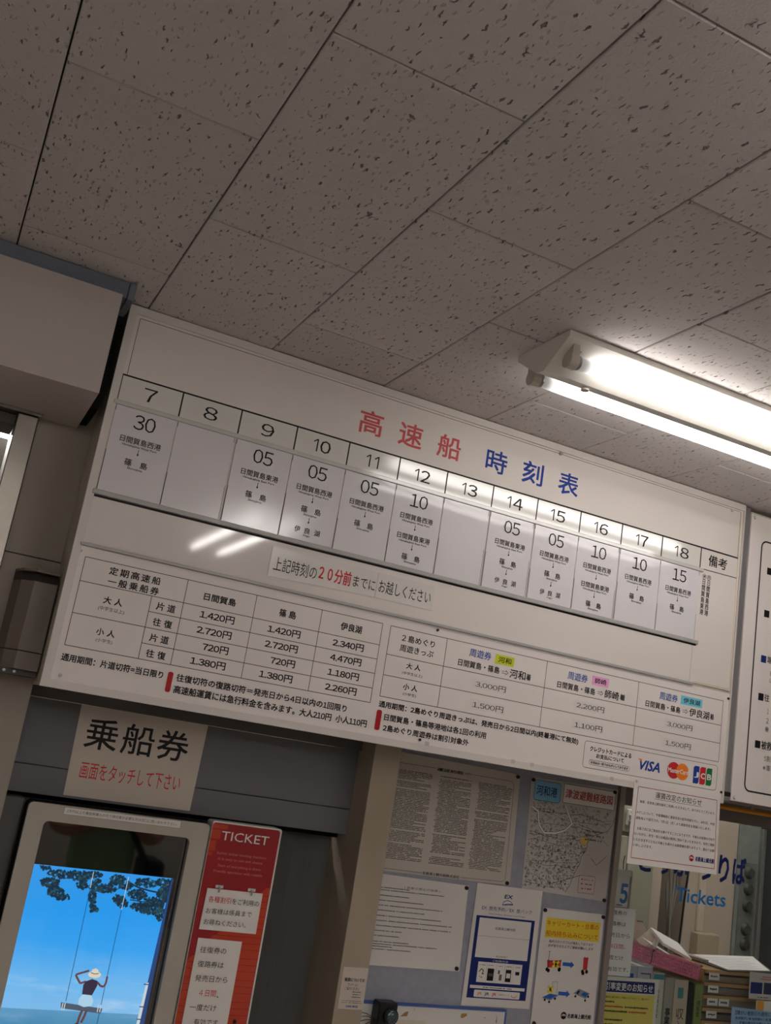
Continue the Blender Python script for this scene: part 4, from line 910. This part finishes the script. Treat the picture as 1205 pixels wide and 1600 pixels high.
P.rect(1.309, 1.403, .80, .983, ink('cream_square', (214, 206, 190)), 1); P.disc(1.365, 1.008, .0015, BROWN, 1, 8); P.disc(1.577, .998, .0018, BROWN, 1, 8); P.done()
# black buzzer in front of it
o = thing('buzzer', 'black buzzer box with round glossy button at the bottom beside the column', 'buzzer', (1.27, 2.41, .90))
box('body', 1.2440, 1.2965, 2.395, 2.4325, .90, 1.0290, mat('buzzer_body', (16, 18, 18), rough=.35, var=0), o, b=.003)
cyl('button_collar', (1.2780, 2.3948, .9990), (1.2780, 2.3880, .9990), .0195, mat('buzzer_collar', (24, 30, 32), rough=.2, var=0), o, 28)
v = []; f = []
for i in range(5):
    a = i/5*math.pi/2
    for j in range(20): t_ = j/20*6.2832; v.append((1.2780+.0165*math.cos(a)*math.cos(t_), 2.3878-.0075*math.sin(a), .9990+.0165*math.cos(a)*math.sin(t_)))
v.append((1.2780, 2.3878-.0078, .9990))
for i in range(4):
    for j in range(20): f.append((i*20+j, i*20+(j+1) % 20, (i+1)*20+(j+1) % 20, (i+1)*20+j))
for j in range(20): f.append((80+j, 80+(j+1) % 20, 100))
mesh('button', v, f, mat('buzzer_button', (36, 62, 70), rough=.08, spec=.8, coat=1, var=0), o, smooth=True)
V = []; F = []
for dz, l in ((.010, .040), (.004, .036), (-.004, .044), (-.010, .030)):
    q = [(1.246, 2.41, .985), (1.238, 2.41, .986+dz*.4), (1.246-l*.6, 2.412, .988+dz), (1.246-l, 2.414, .984+dz*1.6)]
    v, f = tubegeo(q, .0009, 5); k = len(V); V += v; F += [tuple(i+k for i in z) for z in f]
mesh('wire_tie', V, F, MAGN, o)
# sheet on the column
o, P = sheet('survey_sheet', 'small white survey sheet taped to the beige column', 'notice', [(1.0675, 1.1325), (1.1315, 1.1330), (1.1315, 1.0430), (1.0685, 1.0430)], WY-.0002, LAMIN)
P.text('船旅についての', 1.0745, 1.1255, 1.1020, 1.1105, BLACK, .03); P.text('アンケートに', 1.0840, 1.1105, 1.0925, 1.0985, BLACK, .01); P.text('ご協力ください', 1.0780, 1.1150, 1.0840, 1.0905, BLACK, .01)
for k in range(3): P.small(1.0990, 1.1210, 1.0790-.0055*k, .0028, GREY, .1, rnd=rr_)
for k in range(2): P.small(1.0740, 1.1260, 1.0600-.004*k, .0020, GREY, .1, rnd=rr_)
P.text('名鉄海上観光船', 1.0870, 1.1180, 1.0470, 1.0520, BLUE, .02); P.done()

# ================================================================== OFFICE BEHIND THE GLASS
o = thing('office_cabinet', 'tall pale green-grey cabinet behind the calendar', 'cabinet', (2.3, 3.4, 0))
box('body', 1.95, 2.735, 3.205, 3.75, .02, 2.05, CABG, o, b=.004)
box('door', 1.96, 2.605, 3.188, 3.2045, .08, 1.475, CABG, o, b=.003); box('door', 2.612, 2.735, 3.188, 3.2045, .08, 1.475, CABG, o, b=.003); box('door', 1.96, 2.735, 3.188, 3.2045, 1.49, 2.0, CABG, o, b=.003)
box('base', 1.97, 2.72, 3.22, 3.74, 0, .0195, DARK, o)
o = thing('partition_post', 'narrow pale post to the right of the office cabinet', 'post', (2.765, 3.24, 0)); box('post', 2.742, 2.79, 3.20, 3.30, 0, 2.0, OFFW, o, b=.002)
o = thing('beige_locker', 'wide beige locker wall behind the glass lettering', 'locker', (3.23, 3.45, 0)); box('body', 3.095, 3.362, 3.402, 3.80, 0, 2.1, OFFW, o, b=.003); 
o = thing('gap_shade_sheet', 'added dark sheet for the shaded gap behind the hanging cables', 'board', (2.94, 3.6, 0)); box('board', 2.80, 3.09, 3.60, 3.62, 0, 2.2, mat('gap_shade_dark', (66, 58, 52)), o)  # dark colour stands for shade in the gap between cabinet and locker
for k, (a, c, e, q, r) in enumerate(((2.905, 2.925, 2.938, 'grey', .005), (2.925, 2.915, 2.942, 'grey', .0055), (2.950, 2.958, 2.944, 'grey', .005), (2.968, 2.985, 2.950, 'grey', .0035))):
    v, f = tubegeo([(a, 3.3+.01*k, 1.62), (a+.004, 3.3+.01*k, 1.45), (c, 3.3+.01*k, 1.30), ((c+e)/2, 3.3+.01*k, 1.20), (e, 3.3+.01*k, 1.12), (e, 3.3+.01*k, .60)], r, 8)
    tag(mesh('cable', v, f, mat('cable_grey', (134, 130, 122), rough=.5)), ('leftmost bowed grey cable', 'grey cable crossing left of the bundle middle', 'straight grey cable', 'thin grey cable, rightmost')[k] + ' of the bundle behind the blue lettering', 'cable', 'hanging grey cables')
v, f = tubegeo([(3.035, 3.32, 1.60), (3.03, 3.32, 1.40), (3.018, 3.32, 1.25), (3.008, 3.32, 1.05), (3.0, 3.32, .70)], .0045, 8); tag(mesh('cable', v, f, MAGN), 'single black cable hanging beside the grey bundle', 'cable', 'hanging black cable')
o = thing('wall_conduit', 'pale vertical conduit with junction box on the beige locker', 'conduit', (3.18, 3.39, 1.02))
box('conduit', 3.158, 3.190, 3.385, 3.4015, 1.135, 1.62, mat('conduit_ivory', (206, 194, 176)), o, b=.003); box('junction_box', 3.140, 3.255, 3.355, 3.4015, 1.02, 1.134, mat('box_ivory', (172, 158, 132)), o, b=.004)
o = thing('grey_panel_door', 'grey-green frosted panel with five dark round pads at the right', 'panel', (3.43, 3.42, 0))
FROST = mat('frosted_grey_green', (134, 140, 136), rough=.3, var=.12, vscale=20)
box('panel', 3.366, 3.486, 3.402, 3.44, .02, 1.585, FROST, o); box('inner_panel', 3.384, 3.474, 3.396, 3.4018, .06, 1.432, mat('frosted_dark', (112, 116, 112), rough=.3, var=.15, vscale=20), o)
for z in (1.391, 1.325, 1.258, 1.163, 1.103):
    v, f = cylgeo((3.430, 3.3955, z), (3.430, 3.380, z), .027, 24, .019); q = mesh('round_pad', v, f, mat('pad_dark', (64, 66, 62), rough=.5, var=.3, vscale=60), o)
box('foot', 3.37, 3.48, 3.405, 3.435, 0, .0195, DARK, o)
o = thing('sliding_door', 'aluminium framed sliding door with dark glass at the right edge', 'door', (3.9, 3.43, 0))
box('stile', 3.487, 3.507, 3.385, 3.44, 0, 1.58, ALU, o, b=.002); box('glass_panel', 3.508, 4.2, 3.405, 3.42, 0, 1.60, mat('dark_glass', (46, 52, 56), rough=.08, spec=.6, var=.3, vscale=5), o)
# fittings high on the cabinet
o = thing('socket_unit', 'small white fitting with two round knobs above the cabinet door', 'socket', (2.592, 3.17, 1.52))
box('plate', 2.578, 2.606, 3.172, 3.188, 1.515, 1.575, PLWH, o, b=.003)
for z in (1.552, 1.531): cyl('knob', (2.588, 3.1718, z), (2.588, 3.158, z), .007, PLWH, o, 16, r1=.005)
# counter shelf that carries the books, and trays
o = thing('counter_shelf', 'grey counter shelf under the books and trays', 'counter', (2.7, 2.75, 0))
box('top', 1.99, 4.0, 2.49, 3.12, .78, .80, DESK, o, b=.002); box('side', 2.0, 2.02, 2.50, 3.10, 0, .7795, DESK, o); box('side', 3.9, 3.92, 2.50, 3.10, 0, .7795, DESK, o)
# calendar
o = thing('wall_calendar', 'hanging calendar showing a large blue 5', 'calendar', (2.02, 2.50, 1.30))
box('clip_bar', 1.975, 2.061, 2.492, 2.502, 1.3885, 1.4065, PLWH, o, b=.002); box('page', 1.975, 2.058, 2.4985, 2.5000, 1.302, 1.390, PAPER, o); box('back_board', 1.975, 2.070, 2.5020, 2.5035, 1.285, 1.404, mat('grey_card', (158, 150, 138)), o)
P = Print(o, 2.4985); P.text('5', 2.0280, 2.0560, 1.3120, 1.3680, mat('ink_calendar', (40, 110, 180), var=0), .05); P.small(2.018, 2.042, 1.305, .004, NAVY, 0, rnd=rr_); P.done()
v, f = tubegeo([(2.035, 2.503, 1.4066), (2.033, 2.503, 1.43), (2.036, 2.503, 1.445)], .0015, 5); mesh('hanging_loop', v, f, MAGN, o)
o, P = sheet('return_ticket_sheet', 'white sheet with one red line standing inside the ticket window', 'notice', [(1.9700, 1.3020), (2.0690, 1.3030), (2.0700, 1.1195), (1.9700, 1.1190)], 2.4720, mat('bright_paper', (246, 242, 246), rough=.7, var=.01))
for k, (s_, a, c, q) in enumerate((('復券の', 1.987, 2.0370, BLACK), ('路券は', 1.987, 2.0375, BLACK), ('売日から', 1.986, 2.0555, BLACK), ('4日間、', 1.9880, 2.0430, RED), ('度だけ', 1.990, 2.0395, BLACK), ('有効です。', 1.988, 2.0620, BLACK))): P.text(s_, a, c, 1.2830-.0305*k, 1.2955-.0305*k, q, 0)
P.done()
o, P = sheet('leaning_card', 'cream card leaning at an angle behind the white return ticket sheet', 'card', [(2.315, 1.282), (2.396, 1.205), (2.363, 1.155), (2.33, 1.165), (2.28, 1.23)], 2.80, mat('cream_card', (214, 208, 190)))
P.small(2.352, 2.378, 1.225, .006, GREY, .1, rnd=rr_); P.done()
o, P = sheet('leaning_card', 'pale blue-white slip leaning below the cream card', 'card', [(2.30, 1.19), (2.347, 1.165), (2.384, 1.110), (2.30, 1.10)], 2.79, mat('pale_slip', (200, 208, 214))); P.done()
# yellow sign
o, P = sheet('discount_sign', 'yellow notice with navy heading standing inside the ticket window', 'sign', [(1.9648, 1.1098), (2.2055, 1.1108), (2.2006, .82), (1.9648, .82)], 2.505, PAPER, th=.003)
P.poly([(1.9687, 1.0990), (2.1898, 1.1024), (2.1917, 1.0710), (1.9687, 1.0685)], NAVY); P.poly([(1.9687, 1.0656), (2.1937, 1.0666), (2.1908, .83), (1.9687, .83)], ink('paper_yellow', (226, 212, 110)), 1)
P.text('割引率変更のお知らせ', 1.9903, 2.1844, 1.0739, 1.0960, WINK, .02, 2)
P.text('名鉄海上観光船をご利用いただきまして、誠にあり', 2.0090, 2.1731, 1.0528, 1.0587, BLACK, .01, 2); P.small(2.0090, 2.0483, 1.0405, .006, BLACK, 0, 2, rr_)
P.small(2.0090, 2.0827, 1.0278, .006, RED, 0, 2, rr_); P.small(2.0876, 2.1731, 1.0278, .006, BLACK, 0, 2, rr_); P.small(2.0090, 2.0974, 1.0155, .006, BLACK, 0, 2, rr_); P.small(2.1023, 2.1662, 1.0155, .006, RED, 0, 2, rr_)
for k, c in enumerate((2.0827, 2.1711, 2.1515, 2.1023, 2.1711, 2.1613, 2.1220)): P.small(2.0090, c, .9925-.0123*k, .006, BLACK, .05, 2, rr_)
P.done()
# books and binders standing in a row
BK = [(2.119, 2.161, 1.136, 2.55, (176, 178, 190), 'pale grey binder with a blue square on its spine, leftmost in the row', None),
      (2.164, 2.221, 1.136, 2.55, (188, 190, 200), 'pale lilac-grey binder with dark outlined label, second in the row', None),
      (2.224, 2.268, 1.121, 2.55, (206, 202, 192), 'ivory binder with teal cap and printed spine', '旅客運送事業'),
      (2.272, 2.306, 1.111, 2.55, (160, 158, 148), 'grey-beige book with bold black spine text', '事業報告'),
      (2.309, 2.363, 1.107, 2.55, (196, 184, 166), 'cream book with a teal square and large spine lettering', '収入総括'),
      (2.365, 2.388, 1.099, 2.55, (26, 30, 38), 'thin black book next to the cream book', None),
      (2.391, 2.422, 1.097, 2.55, (124, 146, 78), 'olive-green book at the right end of the row', '規程集')]
for x0, x1, z1, y, rgb, lb, tx in BK:
    o = thing('book', lb, 'book', ((x0+x1)/2, y+.1, .80), 'books standing in a row on the counter shelf')
    bm_ = mat('cover_%d' % int(x0*1000), rgb, rough=.45, var=.04)
    box('spine', x0, x1, y, y+.004, .8003, z1, bm_, o, b=.0012); box('cover', x0, x0+.002, y+.004, y+.22, .8003, z1, bm_, o); box('cover', x1-.002, x1, y+.004, y+.22, .8003, z1, bm_, o)
    box('page_block', x0+.0022, x1-.0022, y+.0045, y+.21, .806, z1-.006, PAPER, o)
    P = Print(o, y); w_ = x1-x0; TEAL = ink('teal', (64, 142, 150))
    if 'blue square' in lb: P.rect(x0+.008, x1-.012, z1-.055, z1-.022, MBLUE)
    if 'outlined' in lb: P.path([(x0+.012, z1-.02), (x1-.008, z1-.02), (x1-.008, z1-.085)], .003, DKGREY); P.path([(x0+.020, z1-.035), (x1-.017, z1-.035), (x1-.017, z1-.085)], .003, DKGREY)
    if 'teal cap' in lb: P.rect(x0+.002, x1-.002, z1-.018, z1-.003, TEAL)
    if 'teal square' in lb: P.rect(x0+.014, x1-.018, z1-.052, z1-.022, TEAL)
    if tx: 
        L_ = {'収入総括': .030, '事業報告': .021, '旅客運送事業': .012, '規程集': .014}[tx]; zt = z1 - (.080 if tx == '収入総括' else .085 if tx == '事業報告' else .045)
        P.text('\n'.join(tx), x0+w_/2-L_/2, x0+w_/2+L_/2, zt-L_*1.12*len(tx), zt, BLACK, .03 if tx == '事業報告' else .005)
    P.done()
    if y < 2.65: o.location.y = o.location.y
# pink basket on the books
bk = thing('pink_basket', 'pink plastic mesh basket lying on top of the books', 'basket', (2.32, 2.65, 1.139))
PK = mat('basket_pink', (226, 140, 172), rough=.4, var=.02)
bx0, bx1, by0, by1, bz0, bz1 = 2.218, 2.413, 2.562, 2.74, 1.1395, 1.1845
V = []; F = []
def addb(*t):
    v, f = boxgeo(*t); k = len(V); V.extend(v); F.extend([tuple(i+k for i in q) for q in f])
addb(bx0, bx1, by0, by1, bz0, bz0+.002)
for x0, x1, y0, y1, ax in ((bx0, bx1, by0, by0+.002, 0), (bx0, bx1, by1-.002, by1, 0), (bx0, bx0+.002, by0, by1, 1), (bx1-.002, bx1, by0, by1, 1)):
    addb(x0-.003, x1+.003, y0-.003, y1+.003, bz1-.005, bz1)
    for k in range(5): z = bz0 + .002 + k*.0090; addb(x0, x1, y0, y1, z, z+.0030)
    n = int(((x1-x0) if ax == 0 else (y1-y0))/.0090)
    for k in range(n):
        if ax == 0: a = x0+(x1-x0)*k/n; addb(a, a+.0028, y0, y1, bz0, bz1-.004)
        else: a = y0+(y1-y0)*k/n; addb(x0, x1, a, a+.0028, bz0, bz1-.004)
bb = mesh('mesh_body', V, F, PK, bk)
bk.location = (0, 0, 0)
for c_ in bk.children: c_.data.transform(Matrix.Translation((2.32, 2.65, 1.139)))
LOC[bk.name] = Vector((0, 0, 0))
TILT = Matrix.Translation((2.218, 2.65, 1.1405)) @ Matrix.Rotation(math.radians(9.7), 4, 'Y') @ Matrix.Translation((-2.218, -2.65, -1.1395))
for c_ in bk.children: c_.data.transform(TILT)
v, f = cylgeo((2.237, 2.60, 1.1445), (2.248, 2.59, 1.2160), .0083, 14)
tag(mesh('paper_roll', [tuple(TILT @ Vector(q)) for q in v], f, PAPER), 'rolled white paper standing up at the left of the pink basket', 'paper')
def slab(name, lb, c, ux, uy, w_, d_, th, mt, cat='paper', group=None):
    c = Vector(c); ux = Vector(ux).normalized(); uy = Vector(uy); uy = (uy-ux*uy.dot(ux)).normalized(); uz = ux.cross(uy)
    V = [tuple(c+ux*a*w_/2+uy*b*d_/2+uz*t_*th/2) for a in (-1, 1) for b in (-1, 1) for t_ in (-1, 1)]
    return tag(mesh(name, V, [(0,1,3,2),(4,6,7,5),(0,4,5,1),(2,3,7,6),(0,2,6,4),(1,5,7,3)], mt), lb, cat, group)
slab('envelope', 'long white envelope lying across the left of the pink basket', (2.279, 2.605, 1.184), (1, 0, -.35), (0, 1, .25), .10, .050, .002, PAPER)
slab('envelope', 'cream slip tilted upwards in the middle of the pink basket', (2.298, 2.68, 1.196), (1, 0, .75), (-.6, .6, .7), .065, .032, .002, mat('cream_card', (214, 208, 190)))
slab('paper_stack', 'slanted stack of white papers at the right of the pink basket', (2.372, 2.655, 1.190), (1, 0, -.33), (0, 1, .45), .125, .085, .008, PAPER)
# letter trays
tr = thing('letter_tray', 'stack of clear amber letter trays with white labels right of the books', 'letter tray', (2.53, 2.62, .80))
AMB = mat('amber_acrylic', (186, 148, 100), rough=.2, spec=.6, var=.1); GREYP = mat('tray_grey', (128, 120, 112), rough=.3, var=.1)
tx0, tx1, ty0, ty1 = 2.431, 2.68, 2.56, 2.77
for k in range(9):
    z = 1.140 - .0366*k
    sh = box('tray_shelf', tx0, tx1, ty0, ty1, z-.0012, z+.0012, AMB, tr); box('tray_lip', tx0, tx1, ty0-.0025, ty0-.0001, z-.009, z+.0015, AMB, sh)
    if k == 8: break
    box('side_wall', tx0-.0025, tx0-.0002, ty0, ty1, z-.0345, z-.0015, AMB, tr); box('side_wall', tx1+.0002, tx1+.0025, ty0, ty1, z-.0345, z-.0015, AMB, tr)
    box('paper_pile', tx0+.006, tx1-.005, ty0+.01, ty1-.01, z-.0345, z-.0345+.017+.004*(k % 3), GREYP if k % 2 else mat('tray_papers', (150, 138, 120), var=.1), tr)
    if k < 5:
        for q in range(2 if k == 2 else 1):
            xa = 2.447 + .047*q
            a = box('tray_label', xa, xa+.042, ty0-.0040, ty0-.0030, z-.0270, z-.0065, PAPER, tr); P = Print(a, ty0-.0040); P.small(xa+.007, xa+.034, z-.0200, .0070, BLACK, 0, rnd=rr_); P.done()
# clipboard on the trays
cb = thing('clipboard', 'clipboard with a printed white sheet lying on top of the trays', 'clipboard', (0, 0, 0))
def quad3(name, p, mt, th, par):
    p = [Vector(q) for q in p]; n_ = (p[1]-p[0]).cross(p[2]-p[0]).normalized()*th
    V = [tuple(q) for q in p] + [tuple(q+n_) for q in p]
    return mesh(name, V, [(3,2,1,0), (4,5,6,7), (0,1,5,4), (1,2,6,5), (2,3,7,6), (3,0,4,7)], mt, par)
quad3('board', [(2.4890, 2.7690, 1.1426), (2.5124, 2.5450, 1.1426), (2.7486, 2.5857, 1.1426), (2.9268, 2.8504, 1.1426)], mat('clipboard_grey', (62, 64, 66), rough=.4), .003, cb)
qs = quad3('sheet', [(2.5501, 2.7639, 1.1460), (2.5226, 2.5572, 1.1460), (2.7435, 2.5979, 1.1460), (2.9115, 2.8402, 1.1460)], PAPER, .0010, cb)
quad3('clip', [(2.4941, 2.7486, 1.1459), (2.5043, 2.6468, 1.1459), (2.5287, 2.6488, 1.1459), (2.5307, 2.7486, 1.1459)], ALU, .008, cb)
for k in range(7):
    u0 = .12+.11*k
    pa = Vector((2.5226, 2.5572, 1.1472)).lerp(Vector((2.5501, 2.7639, 1.1472)), u0); pb = Vector((2.7435, 2.5979, 1.1472)).lerp(Vector((2.9115, 2.8402, 1.1472)), u0)
    a_, b_ = pa.lerp(pb, .12), pa.lerp(pb, .88-.07*(k % 3)); d_ = Vector((0, .0035, 0))
    o_ = mesh('handwriting', [tuple(a_), tuple(b_), tuple(b_+d_), tuple(a_+d_)], [(0, 1, 2, 3)], ink('pen_blue', (120, 132, 170)), cb)
# signs at the right
o, P = sheet('card_sign', 'grey-white sign with two navy cards printed on it at the right', 'sign', [(2.548, 1.1580), (2.760, 1.1560), (2.760, 1.0780), (2.550, 1.0810)], 2.492, mat('pale_grey_sheet', (196, 192, 190)))
P.rect(2.5540, 2.6030, 1.0965, 1.1290, NAVY); P.rect(2.6085, 2.658, 1.0965, 1.1300, ink('slate', (40, 52, 84))); P.small(2.590, 2.66, 1.1370, .005, MREDT, .1, rnd=rr_); P.small(2.600, 2.66, 1.1440, .004, MREDT, .1, rnd=rr_); P.small(2.585, 2.63, 1.0850, .004, DKGREY, .1, rnd=rr_); P.done()
o, P = sheet('orange_card', 'small white card with an orange block below the card sign', 'card', [(2.585, 1.0770), (2.66, 1.0770), (2.66, 1.045), (2.585, 1.045)], 2.494, PAPER); P.rect(2.587, 2.616, 1.046, 1.0760, ink('card_orange', (226, 160, 70))); P.done()
o, P = sheet('disability_discount_sign', 'light blue notice with dark heading at the lower right corner', 'sign', [(2.482, 1.0550), (2.74, 1.0440), (2.74, .84), (2.482, .84)], 2.4890, ink('paper_blue', (150, 186, 224)))
P.text('【障がい者割引の適用について】', 2.497, 2.690, 1.0335, 1.0465, NAVY, .01); P.text('身体障がい者 知的障がい者 精神障がい者', 2.497, 2.700, 1.0205, 1.0290, NAVY, .02); P.text('手帳の提示をお願いします', 2.515, 2.650, 1.0085, 1.0165, NAVY, .02)
P.poly([(2.50, 1.0000), (2.73, .9950), (2.73, .85), (2.50, .85)], ink('pale_yellow', (236, 224, 120)), 1); P.done()

# ================================================================== PERSON mirrored in the dark part of the screen
SKN = mat('skin', (176, 128, 104), rough=.55, var=.05); SHIRT = mat('shirt_green', (140, 172, 132), rough=.85, var=.15, vscale=9, bump=.3, bscale=40); TROU = mat('trousers_brown', (120, 92, 74), rough=.85, var=.1)
HAIR = mat('hair_black', (22, 18, 17), rough=.5, var=.2, vscale=80); SHOE = mat('shoe_dark', (34, 32, 32), rough=.5); STRAP = mat('strap_black', (14, 14, 15), rough=.7)
px_, py_ = 1.0, -.22
pe = thing('person', 'person in a dark green shirt with black shoulder bag, mirrored in the touch screen', 'person', (px_, py_, 0))
def skin_obj(name, chains, mt, parent, sub=2):
    """chains: lists of (x, y, z, r); equal points are welded"""
    V = []; R = []; E = []; idx = {}
    for ch in chains:
        prev = None
        for x, y, z, r in ch:
            k = (round(x, 4), round(y, 4), round(z, 4))
            if k not in idx: idx[k] = len(V); V.append((x, y, z)); R.append(r)
            i = idx[k]
            if prev is not None and prev != i and (prev, i) not in E: E.append((prev, i))
            prev = i
    me = bpy.data.meshes.new(name); org = wloc(parent)
    me.from_pydata([tuple(Vector((px_+v[0], py_+v[1], v[2]))-org) for v in V], E, []); me.materials.append(mt)
    o = bpy.data.objects.new(name, me); link(o, parent)
    md = o.modifiers.new('skin', 'SKIN'); md.use_smooth_shade = True
    return o, V, E, R
def finish_skin(o, R, sub=2):
    bpy.context.view_layer.objects.active = o
    me = o.data
    if len(me.skin_vertices) == 0:
        bpy.ops.mesh.customdata_skin_add()
    for i, sv in enumerate(me.skin_vertices[0].data):
        sv.radius = (R[i], R[i]) if not isinstance(R[i], tuple) else R[i]; sv.use_root = i == 0
    ss = o.modifiers.new('subd', 'SUBSURF'); ss.levels = sub; ss.render_levels = sub
def arm(s_):
    return [(0, 0, 1.42, .07), (s_*.10, 0, 1.41, .062), (s_*.185, -.01, 1.385, .052), (s_*.215, .00, 1.24, .043), (s_*.235, .02, 1.10, .038), (s_*.165, .15, 1.10, .034), (s_*.085, .26, 1.15, .025), (s_*.065, .30, 1.175, .026)]
chains = [[(0, 0, .93, .105), (0, 0, 1.05, .10), (0, .005, 1.18, .105), (0, 0, 1.32, .11), (0, 0, 1.42, .07), (0, .005, 1.50, .05), (0, .015, 1.56, .055), (0, .02, 1.63, .078), (0, .015, 1.70, .060)]]
for s_ in (-1, 1):
    chains.append(arm(s_))
    chains.append([(0, 0, .93, .105), (s_*.085, 0, .88, .085), (s_*.095, .005, .68, .068), (s_*.10, .01, .48, .052), (s_*.10, -.005, .30, .048), (s_*.10, -.015, .09, .036), (s_*.105, .06, .045, .036), (s_*.11, .15, .035, .03)])
    hx, hy, hz = s_*.065, .30, 1.175
    for k, (dx, dz, l) in enumerate(((0.022, .040, .030), (.008, .046, .034), (-.006, .044, .032), (-.019, .036, .026))):
        chains.append([(hx, hy, hz, .026), (hx+s_*dx*.9, hy+.020, hz+dz*.7, .0100), (hx+s_*(dx-.004), hy+.032, hz+dz+.016, .0092), (hx+s_*(dx-.014), hy+.020, hz+dz+l, .0082)])
    chains.append([(hx, hy, hz, .026), (hx-s_*.026, hy-.004, hz+.018, .0115), (hx-s_*.036, hy+.000, hz+.045, .0100), (hx-s_*.034, hy+.006, hz+.066, .0088)])
o, V, E, R = skin_obj('body', chains, SKN, pe); finish_skin(o, R)
sh, V, E, R = skin_obj('shirt', [[(0, 0, .84, (.175, .135)), (0, 0, 1.02, (.160, .120)), (0, .003, 1.18, (.165, .125)), (0, 0, 1.33, (.165, .120)), (0, 0, 1.425, (.10, .085)), (0, .004, 1.475, .062)]] + [[(0, 0, 1.33, (.165, .120)), (s_*.13, -.005, 1.395, .078), (s_*.195, -.008, 1.36, .074), (s_*.222, .002, 1.22, .070), (s_*.232, .012, 1.14, .070)] for s_ in (-1, 1)], SHIRT, pe); finish_skin(sh, R)
tr_, V, E, R = skin_obj('trousers', [[(0, 0, .97, (.150, .115)), (0, 0, .88, (.155, .12)), (s_*.085, 0, .82, .100), (s_*.095, .005, .66, .086), (s_*.10, .01, .48, .072), (s_*.10, -.003, .28, .064), (s_*.10, -.010, .10, .058)] for s_ in (-1, 1)], TROU, pe); finish_skin(tr_, R)
for s_ in (-1, 1):
    q, V, E, R = skin_obj('shoe', [[(s_*.10, -.04, .048, .044), (s_*.104, .05, .045, .045), (s_*.11, .15, .040, .040), (s_*.112, .19, .036, .032)]], SHOE, pe); finish_skin(q, R)
hd, V, E, R = skin_obj('hair', [[(0, -.045, 1.60, .048), (0, -.045, 1.67, .066), (0, -.01, 1.728, .070), (0, .045, 1.735, .048)]], HAIR, pe); finish_skin(hd, R)
def ball(name, c, r, mt, par, sc=(1, 1, 1)):
    V = []; F = []; n, m2 = 12, 8
    for i in range(m2+1):
        for j in range(n):
            a, b = math.pi*i/m2, 2*math.pi*j/n; V.append((px_+c[0]+r*sc[0]*math.sin(a)*math.cos(b), py_+c[1]+r*sc[1]*math.sin(a)*math.sin(b), c[2]+r*sc[2]*math.cos(a)))
    for i in range(m2):
        for j in range(n): F.append((i*n+j, i*n+(j+1) % n, (i+1)*n+(j+1) % n, (i+1)*n+j))
    return mesh(name, V, F, mt, par, smooth=True)
for s_ in (-1, 1):
    ball('eye', (s_*.030, .090, 1.640), .0115, WINK, pe); ball('pupil', (s_*.030, .099, 1.640), .0055, BLACK, pe); ball('eyebrow', (s_*.030, .096, 1.664), .016, HAIR, pe, (1, .3, .22)); ball('ear', (s_*.080, .010, 1.632), .022, SKN, pe, (.35, .7, 1.2))
ball('nose', (0, .100, 1.615), .014, SKN, pe, (.8, 1.1, 1.4)); ball('mouth', (0, .090, 1.580), .020, mat('lips', (150, 88, 80)), pe, (1.1, .35, .28))
# bag strap across the chest and bag on the hip
V, F = [], []
v, f = tubegeo([(px_-.12, py_-.09, 1.46), (px_-.11, py_+.06, 1.44), (px_-.02, py_+.155, 1.28), (px_+.10, py_+.155, 1.10), (px_+.20, py_+.06, .98)], .016, 8)
mesh('bag_strap', v, f, STRAP, pe)
boxes('shoulder_bag', [(px_+.185, px_+.28, py_-.12, py_+.10, .78, 1.00)], STRAP, pe, b=.015)
box('phone', px_-.040, px_+.040, py_+.312, py_+.320, 1.175, 1.335, SBLACK, pe, b=.002)
